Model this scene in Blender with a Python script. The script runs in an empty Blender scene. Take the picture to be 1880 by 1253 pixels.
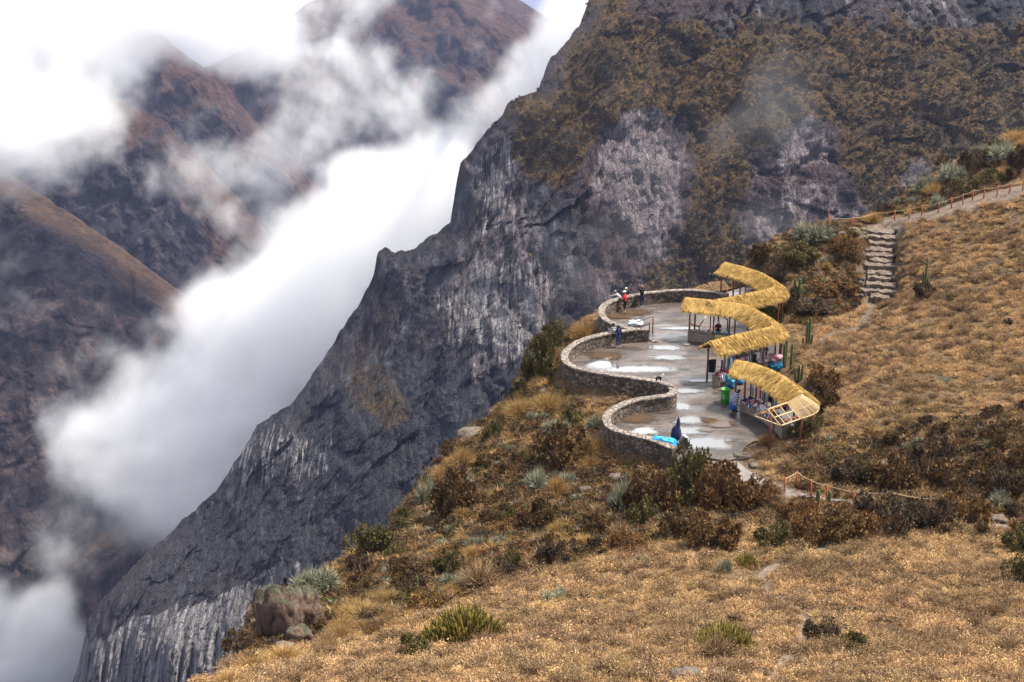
import bpy, bmesh, math, random
import numpy as np
from mathutils import Vector, Matrix, Euler

# ------------------------------------------------------------------ camera, sky, sun, exposure
SC = bpy.context.scene
COL = SC.collection
F = 2550.0
CAMZ = 34.0
PITCH = math.radians(18.2)
_cam = bpy.data.cameras.new('camera')
CAM = bpy.data.objects.new('camera', _cam)
COL.objects.link(CAM)
_cam.sensor_width = 36
_cam.lens = 36 * F / 1880
_cam.clip_start = 0.5
_cam.clip_end = 30000
CAM.location = (0, 0, CAMZ)
CAM.rotation_euler = (math.radians(90) - PITCH, 0, 0)
SC.camera = CAM

SUN_EL = math.radians(61)
SUN_AZ = math.radians(80)      # from +Y (view direction) towards +X (right)
world = bpy.data.worlds.new('World')
SC.world = world
world.use_nodes = True
wt = world.node_tree
bg = wt.nodes['Background']
sky = wt.nodes.new('ShaderNodeTexSky')
sky.sky_type = 'NISHITA'
sky.sun_disc = False
sky.sun_elevation = SUN_EL
sky.sun_rotation = SUN_AZ
sky.altitude = 3400
# broken cloud over the whole sky, brighter where it is thin
wtc = wt.nodes.new('ShaderNodeTexCoord')
wno = wt.nodes.new('ShaderNodeTexNoise')
wno.inputs['Scale'].default_value = 3.0
wno.inputs['Detail'].default_value = 6
wt.links.new(wtc.outputs['Generated'], wno.inputs['Vector'])
wcr = wt.nodes.new('ShaderNodeValToRGB')
wcr.color_ramp.elements[0].position = 0.34
wcr.color_ramp.elements[1].position = 0.54
wt.links.new(wno.outputs['Fac'], wcr.inputs['Fac'])
wmx = wt.nodes.new('ShaderNodeMix')
wmx.data_type = 'RGBA'
wt.links.new(wcr.outputs['Color'], wmx.inputs['Factor'])
wt.links.new(sky.outputs['Color'], wmx.inputs['A'])
# extra glow added to the cloud low ahead, so the puddles reflect white
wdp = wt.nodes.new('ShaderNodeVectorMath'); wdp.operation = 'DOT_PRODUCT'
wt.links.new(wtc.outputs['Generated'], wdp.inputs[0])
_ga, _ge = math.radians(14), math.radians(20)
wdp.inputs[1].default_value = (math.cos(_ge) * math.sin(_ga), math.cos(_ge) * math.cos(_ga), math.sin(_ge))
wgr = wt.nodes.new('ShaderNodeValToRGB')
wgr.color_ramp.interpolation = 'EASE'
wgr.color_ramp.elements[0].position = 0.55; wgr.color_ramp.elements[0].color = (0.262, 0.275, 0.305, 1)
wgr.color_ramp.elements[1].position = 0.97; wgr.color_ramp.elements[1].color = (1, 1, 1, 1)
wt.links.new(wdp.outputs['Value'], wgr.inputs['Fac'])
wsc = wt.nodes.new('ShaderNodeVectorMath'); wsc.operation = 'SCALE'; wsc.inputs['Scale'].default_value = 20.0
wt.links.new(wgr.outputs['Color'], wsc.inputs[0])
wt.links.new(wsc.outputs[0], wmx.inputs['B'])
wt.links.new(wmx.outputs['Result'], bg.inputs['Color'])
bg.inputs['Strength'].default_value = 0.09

_sl = bpy.data.lights.new('sun', 'SUN')
_sl.energy = 5.0
_sl.angle = math.radians(5)
_sl.color = (1.0, 0.93, 0.82)
SUN = bpy.data.objects.new('sun', _sl)
COL.objects.link(SUN)
_sd = Vector((math.cos(SUN_EL) * math.sin(SUN_AZ), math.cos(SUN_EL) * math.cos(SUN_AZ), math.sin(SUN_EL)))
SUN.rotation_euler = _sd.to_track_quat('Z', 'Y').to_euler()
SUN.location = (60, 60, 120)

SC.view_settings.view_transform = 'Standard'
SC.view_settings.look = 'None'
SC.view_settings.gamma = 1
SC.view_settings.use_curve_mapping = False
SC.view_settings.exposure = 0.98
SC.cycles.use_denoising = True
SC.cycles.volume_bounces = 9
SC.cycles.volume_step_rate = 1.4
SC.cycles.volume_max_steps = 320
SC.cycles.max_bounces = 13
SC.cycles.diffuse_bounces = 3
SC.cycles.glossy_bounces = 3
SC.cycles.transparent_max_bounces = 8
SC.cycles.sample_clamp_indirect = 6

# ------------------------------------------------------------------ small maths
cP, sP = math.cos(PITCH), math.sin(PITCH)
def T(py):
    """slope down (z per metre of Y) of the sight line of image row py (1880x1253)"""
    cy = (626.5 - np.asarray(py, float)) / F
    return (sP - cy * cP) / (cP + cy * sP)
def P(px, py, Y):
    px = np.asarray(px, float); py = np.asarray(py, float); Y = np.asarray(Y, float)
    cy = (626.5 - py) / F
    k = Y / (cP + cy * sP)
    return np.stack(np.broadcast_arrays((px - 940) / F * k, Y, CAMZ - T(py) * Y), -1)
def PZ(px, py, z=0.0):
    Y = (CAMZ - z) / T(py)
    return P(px, py, Y)
def V(a):
    return Vector([float(v) for v in a])

_prm = np.random.default_rng(7).permutation(4096).astype(np.int64)
_grd = np.random.default_rng(8).standard_normal((4096, 3)).astype(np.float32)
_grd /= np.linalg.norm(_grd, axis=1, keepdims=True)
def perlin(p):
    p = np.asarray(p, np.float64)
    i = np.floor(p).astype(np.int64)
    f = (p - i).astype(np.float32)
    u = f * f * f * (f * (f * 6 - 15) + 10)
    r = np.zeros(p.shape[:-1], np.float32)
    for a in (0, 1):
        ha = _prm[(i[..., 0] + a) & 4095]
        wa = u[..., 0] if a else 1 - u[..., 0]
        for b in (0, 1):
            hb = _prm[(ha + i[..., 1] + b) & 4095]
            wb = wa * (u[..., 1] if b else 1 - u[..., 1])
            for c in (0, 1):
                h = _prm[(hb + i[..., 2] + c) & 4095]
                g = _grd[h]
                d = g[..., 0] * (f[..., 0] - a) + g[..., 1] * (f[..., 1] - b) + g[..., 2] * (f[..., 2] - c)
                r += wb * (u[..., 2] if c else 1 - u[..., 2]) * d
    return r * 1.5
def fbm(p, s=1.0, o=4, gain=0.5, ridged=False, st=(1, 1, 1), off=0):
    p = np.asarray(p, float) / s / np.array(st, float) + off
    a, t, r = 1.0, 0.0, 0.0
    for k in range(o):
        v = perlin(p)
        if ridged: v = 1 - 2 * np.abs(v)
        r = r + a * v
        t += a
        a *= gain
        p = p * 2.03 + 17.3
    return r / t
def cells(p, s, st=(1, 1, 1), off=0.0):
    """cellular noise: a random value per cell and the distance to the cell border"""
    p = np.asarray(p, float) / s / np.array(st, float) + off
    i = np.floor(p).astype(np.int64); f = p - i
    b1 = np.full(p.shape[:-1], 1e9); b2 = b1.copy(); val = np.zeros(p.shape[:-1])
    for a in (-1, 0, 1):
        for b in (-1, 0, 1):
            for c in (-1, 0, 1):
                h = _prm[(_prm[(_prm[(i[..., 0] + a) & 4095] + i[..., 1] + b) & 4095] + i[..., 2] + c) & 4095]
                g = _grd[h] * 0.5 + 0.5
                d = (a + g[..., 0] - f[..., 0]) ** 2 + (b + g[..., 1] - f[..., 1]) ** 2 + (c + g[..., 2] - f[..., 2]) ** 2
                near = d < b1
                b2 = np.where(near, b1, np.minimum(b2, d)); val = np.where(near, (h % 97) / 48.0 - 1, val); b1 = np.where(near, d, b1)
    return val, np.sqrt(b2) - np.sqrt(b1)
def sstep(a, b, x):
    t = np.clip((x - a) / (b - a), 0, 1)
    return t * t * (3 - 2 * t)
def tps(xy, v, lam=0.0):
    xy = np.asarray(xy, float); v = np.asarray(v, float)
    n = len(xy)
    d2 = ((xy[:, None] - xy[None]) ** 2).sum(-1)
    K = 0.5 * d2 * np.log(np.maximum(d2, 1e-12)) + lam * np.eye(n)
    A = np.zeros((n + 3, n + 3)); A[:n, :n] = K
    A[:n, n] = 1; A[:n, n + 1:] = xy; A[n, :n] = 1; A[n + 1:, :n] = xy.T
    w = np.linalg.solve(A, np.concatenate([v, np.zeros(3)]))
    def f(q):
        q = np.asarray(q, float); sh = q.shape[:-1]; q = q.reshape(-1, 2)
        out = np.empty(len(q))
        for s in range(0, len(q), 20000):
            qq = q[s:s + 20000]
            d = ((qq[:, None] - xy[None]) ** 2).sum(-1)
            out[s:s + 20000] = (0.5 * d * np.log(np.maximum(d, 1e-12))) @ w[:n] + w[n] + qq @ w[n + 1:]
        return out.reshape(sh)
    return f
def polysd(q, poly):
    """signed distance to a closed polygon, positive inside"""
    q = np.asarray(q, float); poly = np.asarray(poly, float)
    d = np.full(q.shape[:-1], 1e18); ins = np.zeros(q.shape[:-1], bool)
    for k in range(len(poly)):
        a, b = poly[k], poly[(k + 1) % len(poly)]
        ab = b - a
        t = np.clip(((q - a) @ ab) / max(ab @ ab, 1e-12), 0, 1)
        e = q - (a + t[..., None] * ab)
        d = np.minimum(d, (e ** 2).sum(-1))
        c = ((a[1] > q[..., 1]) != (b[1] > q[..., 1]))
        dy = b[1] - a[1] if abs(b[1] - a[1]) > 1e-12 else 1e-12
        ins ^= c & (q[..., 0] < (b[0] - a[0]) * (q[..., 1] - a[1]) / dy + a[0])
    return np.where(ins, 1, -1) * np.sqrt(d)
def resample(pts, step, smooth=True):
    """smooth open curve through points, equally spaced"""
    pts = np.asarray(pts, float)
    if smooth:
        Q = np.vstack([2 * pts[0] - pts[1], pts, 2 * pts[-1] - pts[-2]])
        out = []
        for i in range(1, len(Q) - 2):
            t = np.linspace(0, 1, 16, endpoint=False)[:, None]
            a, b, c, d = Q[i - 1], Q[i], Q[i + 1], Q[i + 2]
            out.append(0.5 * (2 * b + (c - a) * t + (2 * a - 5 * b + 4 * c - d) * t ** 2 + (3 * b - a - 3 * c + d) * t ** 3))
        pts = np.vstack(out + [pts[-1:]])
    L = np.concatenate([[0], np.cumsum(np.linalg.norm(np.diff(pts, axis=0), axis=1))])
    n = max(2, int(round(L[-1] / step)) + 1)
    s = np.linspace(0, L[-1], n)
    return np.stack([np.interp(s, L, pts[:, k]) for k in range(pts.shape[1])], -1)

# ------------------------------------------------------------------ materials
class NT:
    def __init__(self, name, rough=0.9, spec=0.3):
        self.m = bpy.data.materials.new(name)
        self.m.use_nodes = True
        self.t = self.m.node_tree
        self.b = self.t.nodes['Principled BSDF']
        self.b.inputs['Roughness'].default_value = rough
        self.b.inputs['Specular IOR Level'].default_value = spec
        self.co = None
    def n(self, ty, **kw):
        nd = self.t.nodes.new(ty)
        for k, v in kw.items():
            setattr(nd, k, v)
        return nd
    def l(self, a, b): self.t.links.new(a, b)
    def setin(self, sock, v):
        if hasattr(v, 'is_output') or isinstance(v, bpy.types.NodeSocket): self.l(v, sock)
        elif isinstance(v, (tuple, list)) and len(v) == 3 and sock.type == 'RGBA': sock.default_value = (*v, 1)
        else: sock.default_value = v
    def pos(self, obj=False):
        if obj:
            return self.n('ShaderNodeTexCoord').outputs['Object']
        return self.n('ShaderNodeNewGeometry').outputs['Position']
    def scaled(self, v, sc, rot=(0, 0, 0)):
        mp = self.n('ShaderNodeMapping')
        self.l(v, mp.inputs['Vector'])
        mp.inputs['Scale'].default_value = sc if isinstance(sc, (tuple, list)) else (sc,) * 3
        mp.inputs['Rotation'].default_value = rot
        return mp.outputs[0]
    def noise(self, v, sc=1.0, det=4, rough=0.55, dist=0.0, ty='FBM'):
        nd = self.n('ShaderNodeTexNoise')
        self.l(v, nd.inputs['Vector'])
        nd.inputs['Scale'].default_value = sc
        nd.inputs['Detail'].default_value = det
        nd.inputs['Roughness'].default_value = rough
        nd.inputs['Distortion'].default_value = dist
        return nd.outputs['Fac']
    def voro(self, v, sc=1.0, feat='F1', out='Distance', rnd=1.0):
        nd = self.n('ShaderNodeTexVoronoi', feature=feat)
        self.l(v, nd.inputs['Vector'])
        nd.inputs['Scale'].default_value = sc
        nd.inputs['Randomness'].default_value = rnd
        return nd.outputs[out]
    def ramp(self, f, *st):
        nd = self.n('ShaderNodeValToRGB')
        e = nd.color_ramp.elements
        while len(e) < len(st): e.new(0.5)
        for k, (p, c) in enumerate(st):
            e[k].position = p
            e[k].color = (*c, 1) if isinstance(c, (tuple, list)) else (c, c, c, 1)
        self.setin(nd.inputs['Fac'], f)
        return nd.outputs['Color']
    def mix(self, f, a, b, blend='MIX'):
        nd = self.n('ShaderNodeMix', data_type='RGBA', blend_type=blend)
        self.setin(nd.inputs['Factor'], f)
        self.setin(nd.inputs['A'], a)
        self.setin(nd.inputs['B'], b)
        return nd.outputs['Result']
    def math(self, op, a, b=0.0, clamp=False):
        nd = self.n('ShaderNodeMath', operation=op, use_clamp=clamp)
        self.setin(nd.inputs[0], a)
        self.setin(nd.inputs[1], b)
        return nd.outputs[0]
    def attr(self, name, out='Fac'):
        return self.n('ShaderNodeAttribute', attribute_name=name).outputs[out]
    def rnd(self):
        return self.n('ShaderNodeObjectInfo').outputs['Random']
    def bump(self, h, s=0.5, d=0.1):
        nd = self.n('ShaderNodeBump')
        nd.inputs['Strength'].default_value = s
        nd.inputs['Distance'].default_value = d
        self.l(h, nd.inputs['Height'])
        self.l(nd.outputs[0], self.b.inputs['Normal'])
    def col(self, c): self.setin(self.b.inputs['Base Color'], c)
def hsv(nt, c, h=0.5, s=1.0, v=1.0):
    nd = nt.n('ShaderNodeHueSaturation')
    nt.setin(nd.inputs['Color'], c); nt.setin(nd.inputs['Hue'], h)
    nt.setin(nd.inputs['Saturation'], s); nt.setin(nd.inputs['Value'], v)
    return nd.outputs[0]

# ------------------------------------------------------------------ objects
def mesh_np(name, verts, faces, mats=(), attrs=None, smooth=False, midx=None):
    """faces: (n,3) or (n,4) int array, or list of such arrays"""
    me = bpy.data.meshes.new(name)
    verts = np.asarray(verts, np.float32)
    fl = faces if isinstance(faces, list) else [faces]
    fl = [np.asarray(f, np.int32) for f in fl if len(f)]
    lv = np.concatenate([f.ravel() for f in fl])
    ls = np.concatenate([np.full(len(f), f.shape[1], np.int32) for f in fl])
    me.vertices.add(len(verts)); me.vertices.foreach_set('co', verts.ravel())
    me.loops.add(len(lv)); me.loops.foreach_set('vertex_index', lv)
    me.polygons.add(len(ls))
    me.polygons.foreach_set('loop_start', np.concatenate([[0], np.cumsum(ls)[:-1]]).astype(np.int32))
    me.polygons.foreach_set('use_smooth', np.full(len(ls), smooth))
    if midx is not None:
        me.polygons.foreach_set('material_index', np.asarray(midx, np.int32))
    for m in mats: me.materials.append(m)
    me.update(calc_edges=True)
    for k, a in (attrs or {}).items():
        at = me.attributes.new(k, 'FLOAT', 'POINT')
        at.data.foreach_set('value', np.asarray(a, np.float32).ravel())
    return me
def tag(o, label=None, cat=None, group=None, kind=None):
    if label: o['label'] = label
    if cat: o['category'] = cat
    if group: o['group'] = group
    if kind: o['kind'] = kind
    return o
def link(name, me, parent=None, loc=None):
    o = bpy.data.objects.new(name, me)
    COL.objects.link(o)
    if parent is not None: o.parent = parent
    if loc is not None: o.location = loc
    return o
def thing(name, label, cat, loc=(0, 0, 0), rz=0.0, group=None):
    o = bpy.data.objects.new(name, None)
    o.empty_display_size = 0.2
    COL.objects.link(o)
    o.location = V(loc); o.rotation_euler = (0, 0, rz)
    return tag(o, label, cat, group)

class MB:
    """collects shapes with material slots, builds one mesh object"""
    def __init__(self): self.v = []; self.f = []; self.m = []; self.n = 0
    def add(self, v, f, m=0):
        v = np.asarray(v, float)
        self.v.append(v)
        for q in f:
            self.f.append([int(i) + self.n for i in q]); self.m.append(m)
        self.n += len(v)
        return self
    def box(self, c, s, rz=0.0, m=0, R=None, taper=1.0):
        c = np.asarray(c, float); s = np.asarray(s, float) / 2
        v = np.array([(x, y, z) for z in (-1, 1) for y in (-1, 1) for x in (-1, 1)], float)
        v[4:, :2] *= taper
        v = v * s
        if R is None:
            cc, ss = math.cos(rz), math.sin(rz)
            R = np.array([[cc, -ss, 0], [ss, cc, 0], [0, 0, 1]])
        v = v @ np.asarray(R).T + c
        return self.add(v, [(0, 2, 3, 1), (4, 5, 7, 6), (0, 1, 5, 4), (1, 3, 7, 5), (3, 2, 6, 7), (2, 0, 4, 6)], m)
    def tube(self, pts, r, n=8, m=0, cap=True, sq=1.0):
        pts = np.asarray(pts, float)
        r = np.broadcast_to(np.asarray(r, float), (len(pts),))
        tan = np.gradient(pts, axis=0) if len(pts) > 2 else np.repeat((pts[1] - pts[0])[None], 2, 0)
        tan = tan / np.maximum(np.linalg.norm(tan, axis=1, keepdims=True), 1e-9)
        up = np.array([0, 0, 1.0]) if abs(tan[0][2]) < 0.9 else np.array([1.0, 0, 0])
        vs = []
        a = np.arange(n) / n * 2 * math.pi
        x = np.cross(up, tan[0]); x /= np.linalg.norm(x)
        for i in range(len(pts)):
            x = x - tan[i] * (x @ tan[i]); x /= max(np.linalg.norm(x), 1e-9)
            y = np.cross(tan[i], x)
            vs.append(pts[i] + r[i] * (np.cos(a)[:, None] * x + np.sin(a)[:, None] * y * sq))
        f = []
        for i in range(len(pts) - 1):
            for k in range(n):
                f.append((i * n + k, i * n + (k + 1) % n, (i + 1) * n + (k + 1) % n, (i + 1) * n + k))
        if cap:
            f.append(tuple(range(n))[::-1]); f.append(tuple(range((len(pts) - 1) * n, len(pts) * n)))
        return self.add(np.vstack(vs), f, m)
    def ball(self, c, r, m=0, seg=10, rings=6, jit=0.0, seed=0, R=None):
        c = np.asarray(c, float); r = np.broadcast_to(np.asarray(r, float), (3,))
        v = [(0, 0, 1.0)]
        for i in range(1, rings):
            th = math.pi * i / rings
            for k in range(seg):
                ph = 2 * math.pi * k / seg
                v.append((math.sin(th) * math.cos(ph), math.sin(th) * math.sin(ph), math.cos(th)))
        v.append((0, 0, -1.0))
        v = np.array(v)
        if jit:
            v = v * (1 + jit * fbm(v + seed * 7.3, 0.7, 3))[:, None]
        v = v * r
        if R is not None: v = v @ np.asarray(R).T
        f = [(0, 1 + k, 1 + (k + 1) % seg) for k in range(seg)]
        for i in range(rings - 2):
            for k in range(seg):
                a = 1 + i * seg
                f.append((a + k, a + seg + k, a + seg + (k + 1) % seg, a + (k + 1) % seg))
        a = 1 + (rings - 2) * seg
        f += [(len(v) - 1, a + (k + 1) % seg, a + k) for k in range(seg)]
        return self.add(v + c, f, m)
    def mesh(self, name, mats, smooth=False):
        me = bpy.data.meshes.new(name)
        me.from_pydata(np.vstack(self.v).tolist(), [], self.f)
        for q in (mats if isinstance(mats, (list, tuple)) else [mats]): me.materials.append(q)
        me.polygons.foreach_set('material_index', np.array(self.m, np.int32))
        me.polygons.foreach_set('use_smooth', np.full(len(self.f), smooth))
        me.update()
        return me
    def build(self, name, mats, parent=None, smooth=False, loc=None):
        return link(name, self.mesh(name, mats, smooth), parent, loc)
# ================================================================== the far setting: canyon walls
def m_cliff():
    m = NT('cliff_rock', 0.92, 0.2)
    p = m.pos()
    big = m.noise(m.scaled(p, (0.02, 0.02, 0.008)), 1, 5, 0.6)
    mid = m.noise(m.scaled(p, (0.16, 0.05, 0.045)), 1, 6, 0.65, 0.6)
    fine = m.noise(m.scaled(p, (0.9, 0.4, 0.4)), 1, 5, 0.7)
    blot = m.noise(m.scaled(p, 0.05), 1, 5, 0.6)
    rock = m.ramp(mid, (0.32, (0.010, 0.011, 0.016)), (0.47, (0.034, 0.036, 0.046)), (0.57, (0.085, 0.087, 0.104)), (0.70, (0.26, 0.255, 0.285)))
    rock = m.mix(m.math('MULTIPLY', m.ramp(big, (0.4, 0.0), (0.65, 1.0)), 0.5), rock, (0.105, 0.072, 0.070))
    pale = m.ramp(m.noise(m.scaled(p, (0.32, 0.08, 0.06)), 1, 6, 0.7, 1.0), (0.32, (0.085, 0.065, 0.072)), (0.48, (0.20, 0.165, 0.175)), (0.66, (0.40, 0.35, 0.36)))
    scree = m.ramp(fine, (0.32, (0.020, 0.021, 0.027)), (0.55, (0.058, 0.060, 0.072)), (0.72, (0.14, 0.142, 0.16)))
    soil = m.ramp(m.noise(m.scaled(p, (0.5, 0.5, 0.35)), 1, 6, 0.7), (0.32, (0.025, 0.018, 0.012)), (0.48, (0.090, 0.054, 0.020)), (0.62, (0.17, 0.102, 0.034)), (0.78, (0.25, 0.16, 0.065)))
    soil = m.mix(m.ramp(blot, (0.46, 0.0), (0.66, 0.8)), soil, m.ramp(fine, (0.35, (0.022, 0.022, 0.018)), (0.65, (0.075, 0.058, 0.045))))
    purp = m.ramp(fine, (0.3, (0.045, 0.028, 0.030)), (0.7, (0.14, 0.095, 0.098)))
    c = m.mix(m.attr('scree'), rock, scree)
    c = m.mix(m.attr('purple'), c, purp)
    # broken edges for the pale faces and for the plant cover
    pm = m.math('ADD', m.attr('pale'), m.math('MULTIPLY', m.math('SUBTRACT', mid, 0.5), 2.2))
    c = m.mix(m.ramp(pm, (0.40, 0.0), (0.72, 1.0)), c, pale)
    st = m.noise(m.scaled(p, (0.60, 0.05, 0.020)), 1, 6, 0.75, 0.3)
    colm = m.ramp(st, (0.36, (0.050, 0.048, 0.055)), (0.48, (0.20, 0.188, 0.195)), (0.62, (0.46, 0.43, 0.435)))
    cm = m.math('ADD', m.attr('columns'), m.math('MULTIPLY', m.math('SUBTRACT', st, 0.5), 1.6))
    c = m.mix(m.ramp(cm, (0.38, 0.0), (0.5, 1.0)), c, colm)
    c = hsv(m, c, 0.5, 1.1, m.ramp(m.noise(m.scaled(p, (1.6, 1.6, 0.7)), 1, 5, 0.8), (0.32, 0.38), (0.68, 1.35)))
    vm = m.math('ADD', m.attr('veg'), m.math('MULTIPLY', m.math('SUBTRACT', m.noise(m.scaled(p, 0.35), 1, 5, 0.7), 0.5), 1.6))
    c = m.mix(m.ramp(vm, (0.38, 0.0), (0.62, 1.0)), c, soil)
    crk = m.voro(m.scaled(m.n('ShaderNodeNewGeometry').outputs['Position'], (0.34, 0.10, 0.12)), 1, 'DISTANCE_TO_EDGE')
    crk2 = m.voro(m.scaled(p, (0.9, 0.9, 0.4)), 1, 'DISTANCE_TO_EDGE')
    m.col(m.mix(m.math('MULTIPLY', m.ramp(crk, (0.0, 1.0), (0.06, 0.0)), m.math('SUBTRACT', 0.75, m.attr('veg'), True)), c, (0.018, 0.018, 0.022)))
    h = m.math('ADD', m.math('ADD', m.math('MULTIPLY', crk, 1.2), m.math('MULTIPLY', crk2, 0.7)), 0.0)
    h = m.math('ADD', h, m.math('MULTIPLY', m.noise(m.scaled(p, (0.40, 0.12, 0.10)), 1, 7, 0.7, 0.5), 2.2))
    h = m.math('ADD', h, m.math('MULTIPLY', fine, 0.8))
    m.bump(h, 1.0, 3.2)
    return m.m
def m_far(name, grass, grass2, rock, rock2):
    m = NT(name, 0.95, 0.1)
    p = m.pos()
    n1 = m.noise(m.scaled(p, (0.012, 0.012, 0.006)), 1, 7, 0.65, 0.4)
    n2 = m.noise(m.scaled(p, 0.10), 1, 6, 0.7)
    n3 = m.noise(m.scaled(p, (0.06, 0.06, 0.018)), 1, 7, 0.7, 0.8)
    g = m.ramp(n2, (0.3, tuple(v * 0.35 for v in grass2)), (0.5, grass), (0.7, grass2))
    r = m.ramp(n3, (0.32, tuple(v * 0.3 for v in rock)), (0.5, rock), (0.66, rock2), (0.78, tuple(min(1, v * 1.6) for v in rock2)))
    f = m.math('ADD', m.attr('rocky'), m.math('MULTIPLY', m.math('SUBTRACT', n1, 0.5), 2.4))
    m.col(m.mix(m.ramp(f, (0.38, 0.0), (0.62, 1.0)), g, r))
    m.bump(m.math('ADD', m.math('MULTIPLY', n3, 1.5), n2), 1.0, 11.0)
    return m.m

def relief(name, sil, ctrl, x0, x1, ybot, step, disp, mat, attrf, jag=6.0, back=((25, 10), (120, 120), (400, 420)), vstep=None):
    cols = np.arange(x0, x1 + 1, step, dtype=float)
    s = np.array(sil, float)
    top = np.interp(cols, s[:, 0], s[:, 1])
    q = np.stack([cols, cols * 0, cols * 0 + x0], -1)
    top = top + jag * (fbm(q, 45, 5, 0.72)) * 1.7
    nr = int((ybot - top.min()) / (vstep or step)) + 1
    t = np.linspace(0, 1, nr) ** 1.0
    py = top[:, None] + (ybot - top)[:, None] * t[None]
    px = np.repeat(cols[:, None], nr, 1)
    dep = tps(np.array([(a / 500, b / 500) for a, b, _ in ctrl]), [c for _, _, c in ctrl])(np.stack([px / 500, py / 500], -1))
    W = P(px, py, dep)
    ux, uy, uz, edge = disp(W, px, py, top[:, None])
    W[..., 0] += ux; W[..., 1] += uy; W[..., 2] += uz
    rows = [W]
    # the far side of the ridge: rolls over and falls away behind
    tp = W[:, 0].copy()
    bk = []
    for dy, dz in back:
        r = tp.copy(); r[:, 1] += dy; r[:, 2] -= dz
        r[:, 2] += fbm(r, 30, 3) * dz * 0.15
        bk.insert(0, r)
    nb = len(bk)
    W = np.concatenate([np.stack(bk, 1), W], 1)
    A = attrf(np.concatenate([np.repeat(px[:, :1], nb, 1), px], 1), np.concatenate([np.repeat(py[:, :1], nb, 1), py], 1), np.concatenate([[top] * (nb + nr)]).T, W)
    nC, nR = W.shape[:2]
    i = np.arange(nC * nR).reshape(nC, nR)
    f = np.stack([i[:-1, :-1], i[:-1, 1:], i[1:, 1:], i[1:, :-1]], -1).reshape(-1, 4)
    me = mesh_np(name, W.reshape(-1, 3), f, [mat], {k: v.ravel() for k, v in A.items()}, True)
    o = link(name, me)
    o['kind'] = 'structure'
    return o, W, A

# ---- the dark spur that fills the right half
SIL = [(-60, 1640), (60, 1440), (140, 1253), (158, 1180), (168, 1128), (200, 1085), (262, 1020), (345, 950), (400, 900), (430, 850), (463, 800),
       (476, 772), (540, 735), (588, 668), (625, 610), (660, 560), (688, 505), (694, 462), (708, 450), (724, 466), (762, 458), (790, 430), (828, 402), (840, 330),
       (846, 300), (880, 255), (922, 215), (932, 188), (985, 165), (1010, 110), (1062, 50), (1080, 0), (1140, -90), (1300, -200), (1600, -300), (2500, -420)]
CTRL = [(1080, 0, 700), (1500, -300, 800), (2400, -420, 820), (1900, 0, 690), (1500, 0, 680), (1900, 250, 570), (2400, 250, 560), (1500, 250, 590), (1200, 250, 610),
        (1200, 450, 560), (1500, 480, 540), (1100, 560, 545), (935, 190, 660), (930, 450, 580), (835, 400, 640), (705, 460, 660), (850, 700, 530),
        (620, 610, 650), (480, 775, 640), (700, 850, 525), (345, 950, 630), (500, 1000, 540), (165, 1130, 620), (300, 1150, 545),
        (450, 1250, 505), (140, 1253, 600), (0, 1540, 590), (300, 1500, 450), (1000, 1200, 440), (1900, 900, 480), (1900, 1500, 400), (2400, 1500, 400)]
def cliff_disp(W, px, py, top):
    d = (py - top)
    e = sstep(0, 40, d)
    big = fbm(W, 80, 4, 0.5, True, (1, 3, 2.0)) * 20
    mid = fbm(W, 26, 5, 0.6, True, (1, 3, 2.2), 3.1) * 11.0
    colm = sstep(0, 60, polysd(np.stack([px, py], -1), [(150, 1140), (350, 1090), (540, 1010), (620, 1300), (60, 1300)]))
    cols = fbm(W, 6.5, 3, 0.6, True, (1, 8, 9), 8.8) * 3.2 * (0.35 + colm)
    ledge = fbm(W, 14, 3, 0.5, True, (3, 3, 0.8), 5.0) * 1.6
    fine = fbm(W, 7, 4, 0.7, True, (1, 2, 1.5), 1.7) * 3.2
    Wd = W + 3.0 * np.stack([fbm(W, 9, 2, off=1), fbm(W, 9, 2, off=4), fbm(W, 9, 2, off=8)], -1)
    v1, e1 = cells(Wd, 22, (1, 2, 2.6)); v2, e2 = cells(Wd, 8.5, (1, 2, 2.2), 3.3)
    blocks = v1 * 4.2 + v2 * 2.0 + 2.4 * np.minimum(e1, .25) * 4 + 1.0 * np.minimum(e2, .3) * 3
    n = big + mid * 0.62 + cols * (1 + 1.2 * colm) + ledge + fine * 0.7 + blocks * (1 - 0.7 * colm)
    return n * 0.28 * e, -n * (0.25 + 0.75 * e), n * 0.22 * e + fine * 0.4, e
VEG = [(1090, -60), (1062, 60), (990, 170), (935, 200), (922, 300), (940, 345), (1010, 345), (1075, 262), (1150, 215), (1240, 225), (1232, 330), (1200, 440), (1130, 560), (1330, 600),
       (1345, 470), (1320, 390), (1360, 300), (1400, 250), (1440, 225), (1495, 240), (1500, 330), (1530, 430), (1700, 440), (1900, 400), (2500, 400), (2500, -60)]
VEG2 = [[(600, 640), (700, 640), (760, 760), (700, 800), (620, 740)]]
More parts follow.
